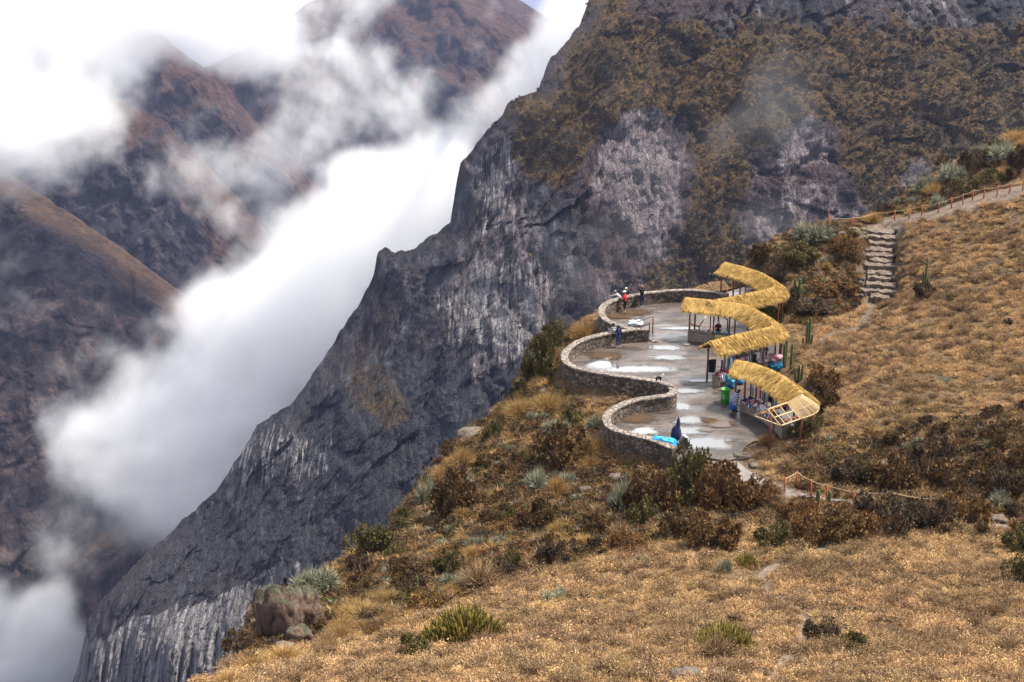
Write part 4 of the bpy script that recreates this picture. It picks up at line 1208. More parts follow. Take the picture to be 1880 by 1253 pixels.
def wall(L, label, zb=-1.5, zt=1.0, th=0.46, flip=False):
    t = thing('stone_wall', label, 'wall', (float(L[0][0]), float(L[0][1]), 0))
    base = np.array([L[0][0], L[0][1], 0])
    d = np.gradient(L, axis=0); d /= np.linalg.norm(d, axis=1, keepdims=True)
    nr = np.stack([-d[:, 1], d[:, 0]], -1)
    q3 = np.concatenate([L, L[:, :1] * 0], -1)
    zt_ = zt + 0.05 * fbm(q3, 1.1, 3)
    prof = [(-th / 2 - .08, zb), (-th / 2 - .02, -0.3), (-th / 2, 0.35), (-th / 2, zt - 0.07), (th / 2, zt - 0.07), (th / 2, 0.35), (th / 2 + .02, -0.3), (th / 2 + .08, zb)]
    def sweep(prof, jit, sd):
        out = []
        for k, (o, z) in enumerate(prof):
            jj = jit * fbm(q3 + [0, 0, z * 2 + k], 0.35, 3, off=sd)
            zz = np.full(len(L), z) if z < zt - 0.2 else z + (zt_ - zt)
            out.append(np.concatenate([L + nr * (o + jj)[:, None], zz[:, None]], -1))
        W = np.stack(out, 1) - base
        a, b = W.shape[:2]
        i = np.arange(a * b).reshape(a, b)
        f = [tuple(x) for x in np.stack([i[:-1, :-1], i[:-1, 1:], i[1:, 1:], i[1:, :-1]], -1).reshape(-1, 4)]
        f += [tuple(i[0][::-1]), tuple(i[-1])]
        return W.reshape(-1, 3), f
    v, f = sweep(prof, 0.05, 1.0)
    MB().add(v, f).build('rubble_face', M_WALL, t)
    v, f = sweep([(-th / 2 - .05, zt - 0.068), (-th / 2 - .045, zt + 0.03), (-th / 2 + .06, zt + 0.06), (th / 2 - .06, zt + 0.06), (th / 2 + .045, zt + 0.03), (th / 2 + .05, zt - 0.068)], 0.035, 4.0)
    MB().add(v, f).build('coping', M_CAP, t)
    return t
wall(w_up, 'curved rubble stone wall round the far bay of the terrace')
wall(w_mid, 'long s-curved rubble stone wall round the two nearer bays of the terrace')

# ------------------------------------------------------------------ thatched shelters
def m_thatch():
    m = NT('straw_thatch', 0.9, 0.2)
    c = m.ramp(m.attr('rnd'), (0.0, (0.20, 0.115, 0.030)), (0.45, (0.45, 0.285, 0.085)), (1.0, (0.70, 0.50, 0.21)))
    n = m.noise(m.pos(), 1.1, 4, 0.6)
    m.col(hsv(m, c, 0.5, 1.0, m.ramp(n, (0.3, 0.72), (0.7, 1.12))))
    return m.m
M_THATCH = m_thatch()
def tan_nr(L):
    d = np.gradient(L, axis=0); d /= np.linalg.norm(d, axis=1, keepdims=True)
    return d, np.stack([-d[:, 1], d[:, 0]], -1)
HW, ZR, ZE = 1.12, 3.12, 2.38
def shelter(label, ridge_px, thatch_to=None, seed=0, posts=None, cut=None):
    L = resample([PZ(a, b, ZR)[:2] for a, b in ridge_px], 0.1)
    # round the bend a little
    for _ in range(14): L[1:-1] = (L[:-2] + 2 * L[1:-1] + L[2:]) / 4
    d, nr = tan_nr(L)
    n = len(L)
    nth = n if thatch_to is None else int(n * thatch_to)
    t = thing('thatched_shelter', label, 'shelter', (float(L[n // 2][0]), float(L[n // 2][1]), 0))
    base = np.array([L[n // 2][0], L[n // 2][1], 0])
    r = np.random.default_rng(seed)
    # core roof
    prof = [(-HW, ZE - .02), (-HW, ZE + 0.14), (-HW * .55, ZE + .14 + .45 * (ZR - ZE)), (-0.12, ZR + .1), (0.12, ZR + .1), (HW * .55, ZE + .14 + .45 * (ZR - ZE)), (HW, ZE + 0.14), (HW, ZE - .02), (HW * .5, ZE + .42 * (ZR - ZE)), (0, ZR - 0.1), (-HW * .5, ZE + .42 * (ZR - ZE))]
    Lt = L[:nth]; nt_ = nr[:nth]
    out = [np.concatenate([Lt + nt_ * o, np.full((nth, 1), z)], -1) for o, z in prof]
    W = np.stack(out, 1) - base
    W += 0.05 * fbm(W + base, 0.5, 3)[..., None]
    a, b = W.shape[:2]
    i = np.arange(a * b).reshape(a, b); i2 = np.roll(i, -1, axis=1)
    f = np.stack([i[:-1], i[1:], i2[1:], i2[:-1]], -1).reshape(-1, 4)
    parts = [(W.reshape(-1, 3), [f], 0, 0.15 + 0.3 * r.random(a * b))]
    # loose straw laid down the slope, and over both ends
    m = int(nth * 0.1 * 850)
    k = r.integers(0, nth - 1, m); side = np.where(r.random(m) < .5, -1, 1.0); s0 = r.random(m) ** 0.9
    o0 = side * HW * s0 * 0.92
    st = np.concatenate([Lt[k] + nt_[k] * o0[:, None] + d[k] * r.uniform(-.06, .06, (m, 1)), (ZR + .15 - (ZR - ZE - 0.02) * s0 + r.uniform(0, .04, m))[:, None]], -1)
    dn = np.concatenate([nt_[k] * side[:, None] * HW, np.full((m, 1), -(ZR - ZE))], -1)
    dn = unit(unit(dn) + np.concatenate([d[k] * r.normal(0, .17, (m, 1)), r.normal(.02, .06, (m, 1))], -1))
    v, fs = blades(st - base, dn, 0.30 + 0.22 * r.random(m), 0.012 + 0.01 * r.random(m), 0.15, seed)
    tone = fbm(st, 0.45, 3, off=seed) * 0.8
    parts.append((v, fs, 0, np.repeat(np.clip(0.35 + 0.3 * r.random(m) + tone * .6, 0, 1), 5)))
    # fringe
    m = int(nth * 0.1 * 150)
    k = r.integers(0, nth - 1, m); side = np.where(r.random(m) < .5, -1, 1.0)
    st = np.concatenate([Lt[k] + nt_[k] * (side * (HW - .1))[:, None], np.full((m, 1), ZE + .08) + r.uniform(-.05, .06, (m, 1))], -1)
    dn = unit(np.concatenate([nt_[k] * side[:, None] * .9, np.full((m, 1), -.75)], -1) + r.normal(0, .16, (m, 3)))
    v, fs = blades(st - base, dn, 0.2 + 0.2 * r.random(m), 0.010, 0.1, seed + 1)
    parts.append((v, fs, 0, np.repeat(0.3 + .5 * r.random(m), 5)))
    for e, sg in ((0, -1), (nth - 1, 1)):
        m = 260
        s0 = r.uniform(-1, 1, m)
        st = np.concatenate([Lt[e] + nt_[e] * (s0 * HW)[:, None], (ZR + .1 - (ZR - ZE) * np.abs(s0) + r.uniform(-.1, .04, m))[:, None]], -1)
        dn = unit(np.concatenate([np.repeat(d[e][None] * sg, m, 0), np.full((m, 1), -.35)], -1) + r.normal(0, .3, (m, 3)))
        v, fs = blades(st - base, dn, 0.14 + 0.14 * r.random(m), 0.010, 0.1, seed + 2)
        parts.append((v, fs, 0, np.repeat(0.3 + .5 * r.random(m), 5)))
    link('thatch', to_mesh('thatch', join(parts), [M_THATCH]), t)
    # posts
    for (fr, off) in posts:
        k = int(fr * (n - 1)); p = L[k] + nr[k] * off
        zg = min(0.0, float(H(*p))) if float(H(*p)) < 0.05 else float(H(*p)) - 0.1
        q = MB(); lean = r.normal(0, .03, 2)
        zt = ZR - 0.1 - (ZR - ZE) * abs(off) / HW + 0.02
        q.tube([(p[0] - base[0], p[1] - base[1], zg - 0.05), (p[0] - base[0] + lean[0] * .5, p[1] - base[1] + lean[1] * .5, zt * .5), (p[0] - base[0] + lean[0], p[1] - base[1] + lean[1], zt)], [0.075, 0.068, 0.062], 8)
        q.build('post', M_WOOD, t, True)
    # beams under both eaves
    for off in (-0.85, 0.85):
        q = MB(); k = np.arange(2, n - 2, 3)
        q.tube(np.concatenate([L[k] + nr[k] * off, np.full((len(k), 1), ZE + .08)], -1) - base, 0.05, 6)
        q.build('beam', M_WOOD, t)
    return t, L, nr, d, base
SH_A = shelter('farthest zigzag thatched shelter, with orange posts at the back of the terrace',
               [(1331, 484), (1372, 495), (1400, 505), (1418, 517), (1421, 528), (1404, 535), (1356, 545), (1300, 556)], None, 3,
               [(.03, .8), (.17, .8), (.30, .8), (.45, .8), (.03, -.8), (.17, -.8), (.58, .8), (.75, .8), (.9, .8)])
SH_B = shelter('middle thatched shelter bent like an arrowhead, straw gable facing the camera',
               [(1259, 549), (1314, 555), (1361, 561), (1394, 575), (1415, 591), (1418, 601), (1402, 606), (1361, 615), (1303, 630)], None, 4,
               [(.04, -.8), (.04, .8), (.15, -.8), (.15, .8), (.28, -.8), (.28, .8), (.40, -.8), (.50, .75), (.56, .75), (.62, .8), (.62, -.8), (.72, .8), (.83, .8), (.83, -.8), (.96, .8), (.96, -.8)])
SH_C = shelter('nearest thatched shelter, its lower end still bare cane framework',
               [(1352, 664), (1384, 671), (1420, 685), (1447, 702), (1468, 719), (1471, 731), (1448, 739), (1409, 752)], .66, 5,
               [(.04, -.8), (.04, .8), (.22, -.8), (.22, .8), (.42, -.8), (.42, .8), (.66, .75), (.80, .8), (.97, .0)])

def camside(S, k, off):
    """offset towards the camera side of the ridge at index k"""
    _, L, nr, d, base = S
    s = -1 if nr[k][1] > 0 else 1
    return L[k] + nr[k] * off * s
# unfinished cane end of shelter C
def cane():
    t, L, nr, d, base = SH_C
    n = len(L); a = int(n * .655)
    r = np.random.default_rng(3)
    rf = MB()
    for off, z in ((0, ZR), (-HW, ZE), (HW, ZE), (-HW * .5, (ZR + ZE) / 2), (HW * .5, (ZR + ZE) / 2)):
        k = np.arange(a, n, 2)
        q = MB().tube(np.concatenate([L[k] + nr[k] * off, np.full((len(k), 1), z)], -1) - base, 0.042, 6)
        q.build('cane_pole', M_REED, t)
    for k in list(range(a, n, 7)) + [n - 1]:
        for s in (-1, 1):
            p0 = np.array([*L[k], ZR]) - base; p1 = np.array([*(L[k] + nr[k] * s * HW), ZE]) - base
            MB().tube([p0, p1], 0.034, 6).build('rafter', M_REED, t)
    # cane mat on the first stretch, with gaps
    mt = MB()
    b = int(n * .84)
    for k in range(a, b):
        for s in (-1, 1):
            for w in range(2):
                s0, s1 = (0.0, 1.03)
                if s == 1 and a + 12 < k < a + 18 and w == 1: s1 = .45
                if r.random() < .06: continue
                c = L[k] + d[k] * (w * .05)
                p0 = np.array([*(c + nr[k] * s * HW * s0), ZR + .05 - (ZR - ZE) * s0]); p1 = np.array([*(c + nr[k] * s * HW * s1), ZR + .05 - (ZR - ZE) * s1])
                mt.tube([p0 - base, (p0 + p1) / 2 - base + [0, 0, r.normal(0, .01)], p1 - base + r.normal(0, .015, 3)], 0.021, 4)
    mt.build('cane_mat', M_REED, t)
    MB().box(np.array([*L[-1], ZE]) - base, (1.9, .06, .06), math.atan2(nr[-1][1], nr[-1][0])).build('tie_beam', M_REED, t)
cane()

def counter(S, f0, f1, off, label, wdt=0.6, h=0.78):
    _, L, nr, d, base = S
    n = len(L)
    k = np.arange(int(f0 * (n - 1)), int(f1 * (n - 1)) + 1, 2)
    Q = np.array([camside(S, i, off) for i in k])
    for _ in range(3): Q[1:-1] = (Q[:-2] + 2 * Q[1:-1] + Q[2:]) / 4
    dd, nn = tan_nr(Q)
    b = np.array([*Q[len(Q) // 2], 0])
    t = thing('market_counter', label, 'counter', b, group='masonry counters under the shelters')
    def sw(w, z0, z1):
        W = np.stack([np.concatenate([Q + nn * o, np.full((len(Q), 1), z)], -1) for o, z in ((-w, z0), (-w, z1), (w, z1), (w, z0))], 1) - b
        i = np.arange(len(Q) * 4).reshape(-1, 4); i2 = np.roll(i, -1, axis=1)
        return W.reshape(-1, 3), [tuple(x) for x in np.stack([i[:-1], i[1:], i2[1:], i2[:-1]], -1).reshape(-1, 4)] + [tuple(i[0]), tuple(i[-1][::-1])]
    MB().add(*sw(wdt / 2, -0.1, h - .07)).build('masonry', M_COUNTER, t)
    MB().add(*sw(wdt / 2 + .05, h - .068, h)).build('slab', M_CAP, t)
    return Q, nn, dd, h
CT1 = counter(SH_B, .03, .24, .62, 'plastered masonry counter under the left arm of the middle shelter')
CT2 = counter(SH_B, .30, .46, .62, 'masonry counter beneath the bend of the middle shelter')
CT3 = counter(SH_B, .60, .74, .2, 'masonry counter under the right end of the middle shelter')
CT4 = counter(SH_B, .84, 1.0, .62, 'masonry counter heaped with bright textiles under the straw gable')
CT5 = counter(SH_C, .10, .47, .72, 'long masonry counter covered with folded textiles under the nearest shelter')
CT6 = counter(SH_C, .50, .62, .72, 'bare masonry counter behind the unfinished cane roof')

# ------------------------------------------------------------------ textiles and goods
PAL = dict(red=(0.50, 0.03, 0.04), white=(0.74, 0.72, 0.70), navy=(0.025, 0.03, 0.09), purple=(0.14, 0.03, 0.17), teal=(0.02, 0.28, 0.36), pink=(0.50, 0.24, 0.28), blue=(0.03, 0.13, 0.45),
           yellow=(0.72, 0.62, 0.04), black=(0.014, 0.014, 0.018), maroon=(0.12, 0.012, 0.022), lime=(0.45, 0.62, 0.05), grey=(0.30, 0.30, 0.33), orange=(0.7, 0.22, 0.03), green=(0.03, 0.25, 0.06), cream=(0.62, 0.55, 0.42), lilac=(0.42, 0.38, 0.62))
_mc = {}
def m_cloth(c):
    if c not in _mc: _mc[c] = m_plain(c + '_cloth', PAL[c], 0.9, 0.25, 5.0, 0.2, 0.5, 0.02, True)
    return _mc[c]
def m_stripe(name, cols, sc=18.0, ax=0):
    if name in _mc: return _mc[name]
    m = NT(name, 0.9, 0.2)
    co = m.n('ShaderNodeSeparateXYZ'); m.l(m.pos(True), co.inputs[0])
    f = m.math('FRACT', m.math('ADD', m.math('MULTIPLY', co.outputs[ax], sc / 6.0), m.math('MULTIPLY', m.noise(m.pos(True), 2.0, 2), 0.25)))
    nd = m.n('ShaderNodeValToRGB'); nd.color_ramp.interpolation = 'CONSTANT'
    e = nd.color_ramp.elements
    while len(e) < len(cols): e.new(0.5)
    for k, c in enumerate(cols): e[k].position = k / len(cols); e[k].color = (*PAL[c], 1)
    m.l(f, nd.inputs['Fac']); m.col(nd.outputs[0]); _mc[name] = m.m
    return m.m
S1 = m_stripe('striped_weave_red', ['red', 'white', 'purple', 'pink', 'navy', 'white'], 16)
S2 = m_stripe('striped_weave_grey', ['grey', 'white', 'black', 'white', 'grey', 'navy'], 20)
S3 = m_stripe('striped_weave_blue', ['white', 'navy', 'teal', 'white', 'red', 'blue'], 16)
S4 = m_stripe('striped_weave_warm', ['maroon', 'pink', 'cream', 'purple', 'red', 'teal'], 18)
SHAWL = m_stripe('blue_white_shawl', ['navy', 'white', 'blue', 'navy', 'white', 'navy'], 34, 2)
def hanging(p0, p1, ztop, drop, mat, label, cat='textile', group=None, seed=0, name='hanging_cloth', folds=5, amp=.05):
    p0 = np.array(p0[:2]); p1 = np.array(p1[:2]); b = (p0 + p1) / 2
    w = np.linalg.norm(p1 - p0); u = (p1 - p0) / w; nn = np.array([-u[1], u[0]])
    na, nb = 22, 12
    vs = []
    rr = random.Random(seed)
    ph = rr.random() * 6
    for j in range(nb):
        tz = j / (nb - 1)
        for i in range(na):
            s = i / (na - 1) - .5
            o = amp * (0.3 + tz) * math.sin(folds * 6.283 * s + ph + tz) + .02 * math.sin(9 * s + 5 * tz)
            pt = u * s * w * (1 - .07 * tz * math.cos(ph)) + nn * o
            vs.append((pt[0], pt[1], -drop * tz * (1 + .05 * math.sin(6 * s + ph))))
    f = [(j * na + i, j * na + i + 1, (j + 1) * na + i + 1, (j + 1) * na + i) for j in range(nb - 1) for i in range(na - 1)]
    vs = np.array(vs); back = vs.copy(); back[:, :2] += nn * 0.012
    nV = len(vs)
    f2 = [(d + nV, c + nV, b_ + nV, a + nV) for a, b_, c, d in f]
    rim = []
    for i in range(na - 1):
        rim.append((i + 1, i, i + nV, i + 1 + nV)); k = (nb - 1) * na + i; rim.append((k, k + 1, k + 1 + nV, k + nV))
    for j in range(nb - 1):
        k = j * na; rim.append((k, k + na, k + na + nV, k + nV)); k = j * na + na - 1; rim.append((k + na, k, k + nV, k + na + nV))
    me = MB().add(np.vstack([vs, back]), f + f2 + rim).mesh(name, mat, True)
    o = link(name, me, None, (float(b[0]), float(b[1]), ztop))
    return tag(o, label, cat, group)
def lump(c, r, mat, label, name, cat, seed=0, group=None, jit=.35, rz=0.0, knot=False, parent=None, flat=1.0):
    q = MB().ball((0, 0, r[2] * .82), r, 0, 20, 14, jit, seed)
    if knot: q.tube([(0, 0, r[2] * 1.5), (.02, 0, r[2] * 1.85), (.07, .03, r[2] * 2.1)], [r[0] * .16, r[0] * .12, r[0] * .26], 8)
    o = link(name, q.mesh(name, mat, True), parent, (float(c[0]), float(c[1]), float(c[2])))
    o.rotation_euler.z = rz
    if label: tag(o, label, cat, group)
    return o
def folded(c, s, mat, label, rz, seed, group):
    rr = random.Random(seed)
    q = MB(); z = 0
    for k in range(rr.choice([2, 3, 3])):
        h = s[2] / 3
        q.box((rr.uniform(-.02, .02), rr.uniform(-.02, .02), z + h / 2), (s[0] * rr.uniform(.86, 1), s[1] * rr.uniform(.86, 1), h * .94), rr.uniform(-.15, .15), 0, None, .93)
        z += h
    me = q.mesh('folded_textile', mat)
    bm = bmesh.new(); bm.from_mesh(me)
    bmesh.ops.bevel(bm, geom=bm.edges[:], offset=.018, segments=2, affect='EDGES'); bm.to_mesh(me); bm.free()
    me.polygons.foreach_set('use_smooth', [True] * len(me.polygons))
    o = link('folded_textile', me, None, (float(c[0]), float(c[1]), float(c[2]))); o.rotation_euler.z = rz
    tag(o, label, 'textile', group)
def heap(CT, n, mats, seed, label, group, t0=.04, t1=.96, hb=.16):
    Q, nn, dd, h = CT
    rr = random.Random(seed)
    m = len(Q)
    for k in range(n):
        t = t0 + (t1 - t0) * (k + .5) / n
        i = min(m - 1, int(t * (m - 1)))
        for row in (-.15, .15):
            if rr.random() < .06: continue
            mt, nm = mats[rr.randrange(len(mats))]
            c = Q[i] + nn[i] * (row + rr.uniform(-.03, .03))
            if rr.random() < .62:
                folded((c[0], c[1], h + .002), (rr.uniform(.3, .46), rr.uniform(.24, .36), rr.uniform(.12, hb + .08)), mt, label, math.atan2(dd[i][1], dd[i][0]) + rr.uniform(-.5, .5), seed * 50 + k, group)
            else:
                lump((c[0], c[1], h - .01), (rr.uniform(.17, .27), rr.uniform(.13, .2), rr.uniform(.09, .16)), mt, label, 'crumpled_textile', 'textile', seed + k, group, 1.1)
MIX = [(m_cloth('white'), 'white'), (m_cloth('white'), ''), (m_cloth('red'), ''), (S1, ''), (S2, ''), (S3, ''), (m_cloth('navy'), ''), (m_cloth('black'), ''), (S4, ''), (m_cloth('white'), ''), (m_cloth('purple'), ''), (m_cloth('pink'), '')]
heap(CT5, 22, MIX, 1, 'small folded textile laid out on the counter under the nearest shelter', 'textiles laid out on the nearest counter')
heap(CT4, 9, [(m_cloth('red'), ''), (m_cloth('purple'), ''), (S1, ''), (m_cloth('yellow'), ''), (S4, ''), (m_cloth('maroon'), '')], 2, 'small bright textile heaped on the counter under the straw gable', 'textiles on the counter under the gable')
heap(CT3, 5, [(m_cloth('yellow'), ''), (m_cloth('white'), ''), (m_cloth('pink'), ''), (m_cloth('cream'), '')], 3, 'pale textile bundle on the counter at the right end of the middle shelter', 'textiles on the right counter', hb=.3)
def cpt(CT, t, off):
    Q, nn, dd, h = CT
    i = int(t * (len(Q) - 1)); s = -1 if nn[i][1] > 0 else 1
    return Q[i] + nn[i] * off * s, dd[i]
# cloth fringe hanging down the front of the nearest counter
for k, (t, mt, nm) in enumerate([(.10, 'S1', 'red striped'), (.27, 'S3', 'blue and white striped'), (.44, 'S4', 'maroon striped'), (.61, 'S1', 'pink and red striped'), (.78, 'S3', 'navy striped'), (.93, 'S1', 'red and purple striped')]):
    c, u = cpt(CT5, t, .365)
    hanging(c - u * .24, c + u * .24, .80, .20 + .05 * (k % 3), globals()[mt], nm + ' cloth edge over the front of the nearest counter, %s from left' % ['first', 'second', 'third', 'fourth', 'fifth', 'sixth'][k], seed=k, folds=2, amp=.01)
# hanging rows
def rowhang(S, f0, f1, off, zt, items, base_label, seed):
    n = len(S[1]); m = len(items)
    a = camside(S, int(f0 * (n - 1)), off); b = camside(S, int(f1 * (n - 1)), off)
    u = (b - a) / m
    for i, (mt, drop, nm, gap) in enumerate(items):
        if mt is None: continue
        hanging(a + u * (i + .06 + gap), a + u * (i + .94 - gap), zt, drop, mt, nm + ' ' + base_label, 'textile', None, seed + i, folds=2.5, amp=.035)
rowhang(SH_B, .985, .875, .86, 1.98, [(m_cloth('purple'), .85, 'purple scarf, leftmost', .1), (S4, .9, 'maroon striped scarf, second from the left', .05), (m_cloth('teal'), .8, 'pale teal scarf', .12), (m_cloth('white'), .86, 'white scarf next to the teal one', .12), (m_cloth('blue'), .8, 'blue scarf', .1), (m_cloth('maroon'), .86, 'dark maroon scarf, rightmost', .05)],
        'hanging under the straw gable', 20)
rowhang(SH_B, .87, .76, .86, 1.75, [(S1, 1.1, 'red and white striped blanket', .02), (S3, .8, 'blue striped shawl', .05), (m_cloth('black'), .6, 'black shawl', .1)], 'hung beside the scarves under the middle shelter', 30)
rowhang(SH_B, .76, .69, .5, 1.7, [(m_cloth('white'), .55, 'white cloth sheet', .02), (S2, .75, 'grey striped poncho', .1)], 'hung at the middle of the arrowhead shelter', 40)
rowhang(SH_C, .08, .40, -.35, 1.85, [(S2, 1.1, 'grey patterned poncho', .03), (m_cloth('white'), 1.0, 'white patterned jumper', .05), (S1, 1.05, 'red striped shawl', .04), (S2, 1.15, 'grey striped blanket', .03), (m_cloth('black'), .95, 'black jumper', .08), (S3, 1.0, 'blue and white striped shawl', .04), (m_cloth('white'), .9, 'plain white shawl', .08), (m_cloth('black'), 1.1, 'large black shawl', .03)],
        'hanging at the back of the nearest shelter', 50)
rowhang(SH_C, .38, .45, -.3, 1.5, [(m_cloth('purple'), .55, 'purple bag', .12), (m_cloth('pink'), .5, 'salmon pink cloth', .1)], 'hanging under the lower end of the nearest shelter', 60)
c = PZ(1307, 690, .8)
hanging((c[0] - .28, c[1]), (c[0] + .28, c[1] + .1), 2.0, .95, m_cloth('black'), 'black coat hung on the leftmost post under the straw gable', 'coat', None, 71, 'coat', 1.5, .08)
# big goods
c, u = cpt(CT4, .45, .0)
lump((c[0], c[1], .9), (.24, .2, .2), m_cloth('red'), 'round red cushion on the textile heap under the straw gable', 'cushion', 'cushion', 3)
def tub(px, py, z, r, h, mat, label, name='plastic_crate'):
    c = PZ(px, py, z)
    t = thing(name, label, 'crate', c)
    q = MB(); n = 20
    a = np.arange(n) / n * 6.283
    ring = lambda rr, zz: np.stack([np.cos(a) * rr[0], np.sin(a) * rr[1], np.full(n, zz)], -1)
    vs = np.vstack([ring((r[0] * .85, r[1] * .85), 0), ring(r, h), ring((r[0] * .93, r[1] * .93), h), ring((r[0] * .8, r[1] * .8), .05)])
    f = [(k * n + i, k * n + (i + 1) % n, (k + 1) * n + (i + 1) % n, (k + 1) * n + i) for k in range(3) for i in range(n)] + [tuple(range(n))[::-1], tuple(range(3 * n, 4 * n))]
    q.add(vs, f).build('tub', mat, t, True)
    MB().tube(np.stack([np.cos(np.append(a, a[0])) * r[0], np.sin(np.append(a, a[0])) * r[1], np.full(n + 1, h)], -1), .02, 6).build('rim', mat, t)
    return t
def drape(c, size, mat, label, name, cat, rz=0, seed=0, fall=.5, thick=.015, group=None):
    """a limp sheet lying on something and falling over its edges"""
    na, nb = 26, 22
    vs = []
    for j in range(nb):
        for i in range(na):
            x = (i / (na - 1) - .5); y = (j / (nb - 1) - .5)
            ex = max(0, abs(x) - .32) / .18; ey = max(0, abs(y) - .30) / .20
            e = min(1.0, (ex ** 2 + ey ** 2) ** .5)
            z = -fall * e ** 1.3 + .07 * float(np.sin(x * 13 + seed) * np.cos(y * 11 + seed))
            vs.append((x * size[0] * (1 - .1 * e), y * size[1] * (1 - .1 * e), z))
    vs = np.array(vs); vs += .08 * fbm(vs + seed, .5, 3)[:, None] * np.array([1, 1, 1.2])
    f = [(j * na + i, j * na + i + 1, (j + 1) * na + i + 1, (j + 1) * na + i) for j in range(nb - 1) for i in range(na - 1)]
    low = vs.copy(); low[:, 2] -= thick; nV = len(vs)
    f2 = [tuple(k + nV for k in q[::-1]) for q in f]
    o = link(name, MB().add(np.vstack([vs, low]), f + f2).mesh(name, mat, True), None, (float(c[0]), float(c[1]), float(c[2])))
    o.rotation_euler.z = rz
    return tag(o, label, cat, group)
M_TARP = m_plain('blue_plastic_sheet', (0.010, 0.26, 0.56), 0.28, 0.45, 3.0, 0.6, 0.6, 0.05, True)
M_TEALBAG = m_plain('teal_plastic', (0.008, 0.12, 0.22), 0.35, 0.45, 4.0, 0.5, 0.6, 0.05, True)
M_YEL = m_stripe('yellow_teal_sheet', ['yellow', 'lime', 'lime', 'teal', 'teal', 'yellow'], 11, 2)
# along the blue end of the gable stall
c, u = cpt(CT4, .55, .42)
hanging(c - u * .72, c + u * .02, .90, .42, m_cloth('lime'), 'lime yellow blanket hanging over the front of the gable counter', 'blanket', None, 80, 'blanket', 2, .04)
hanging(c + u * .05, c + u * .75, .90, .58, m_cloth('teal'), 'teal blanket hanging next to the lime yellow one', 'blanket', None, 82, 'blanket', 2, .04)
c, u = cpt(CT4, .97, .45)
hanging(c - u * .2, c + u * .25, .9, .5, S1, 'striped bag with yellow patch hanging at the left corner of the gable counter', 'bag', None, 81, 'bag', 1, .05)
c = PZ(1341, 712, 0)
lump(c, (.34, .30, .36), M_TEALBAG, 'teal plastic sack standing behind the green barrel', 'sack', 'sack', 5, None, 1.1, 0, True)
c = PZ(1356, 704, 0)
lump(c, (.36, .34, .36), M_TARP, 'blue plastic sack on the ground behind the teal one', 'sack', 'sack', 6, None, 1.1, 0, True)
c = PZ(1421, 681, 0)
lump(c, (.52, .44, .40), M_TEALBAG, 'dark blue plastic bundle on the ground at the right end of the middle shelter', 'bundle', 'bundle', 7, None, 1.2, .3, True)
lump(c + np.array([-.05, .1, .62]), (.44, .38, .34), m_cloth('pink'), 'pink cloth bundle resting on the dark blue bundle', 'bundle', 'bundle', 8, None, 1.2)
c = PZ(1405, 679, 0)
lump(c + np.array([0, 0, 0]), (.4, .34, .40), m_cloth('cream'), 'cream and white cloth bundle left of the pink one', 'bundle', 'bundle', 9, None, 1.4)
# green barrel
def barrel():
    g = m_plain('green_plastic', (0.03, 0.30, 0.035), 0.45, 0.2, 5.0, 0.5, 0)
    t = thing('barrel', 'open green plastic barrel with a white mark beside the nearest counter', 'barrel', PZ(1331, 739, 0))
    q = MB(); n = 28; a = np.arange(n) / n * 6.283
    pr = [(.29, 0), (.31, .03), (.31, .3), (.325, .33), (.31, .36), (.31, .62), (.325, .65), (.31, .68), (.305, .93), (.33, .95), (.33, .99), (.30, .99), (.29, .1)]
    vs = np.vstack([np.stack([np.cos(a) * r, np.sin(a) * r, np.full(n, z)], -1) for r, z in pr])
    f = [(k * n + i, k * n + (i + 1) % n, (k + 1) * n + (i + 1) % n, (k + 1) * n + i) for k in range(len(pr) - 1) for i in range(n)] + [tuple(range(n))[::-1], tuple(range((len(pr) - 1) * n, len(pr) * n))]
    q.add(vs, f).build('body', g, t, True)
    # white emblem: two curved strokes round a ring, on the camera side
    w = m_cloth('white'); e = MB()
    for s0, s1 in ((200, 330), (20, 150)):
        aa = np.radians(np.linspace(s0, s1, 10))
        pts = []
        for x, z in zip(np.cos(aa) * .09, np.sin(aa) * .10): 
            th = -math.pi / 2 - .5 + x / .315
            pts.append((math.cos(th) * .316, math.sin(th) * .316, .5 + z))
        e.tube(pts, .02, 5)
    e.build('emblem', w, t)
barrel()
MB_ = MB().tube([PZ(1322, 715, .55), PZ(1331, 728, 0.02)], .035, 8)
tag(MB_.build('stick', M_ORANGE), 'orange painted stick leaning at the left of the green barrel', 'stick')
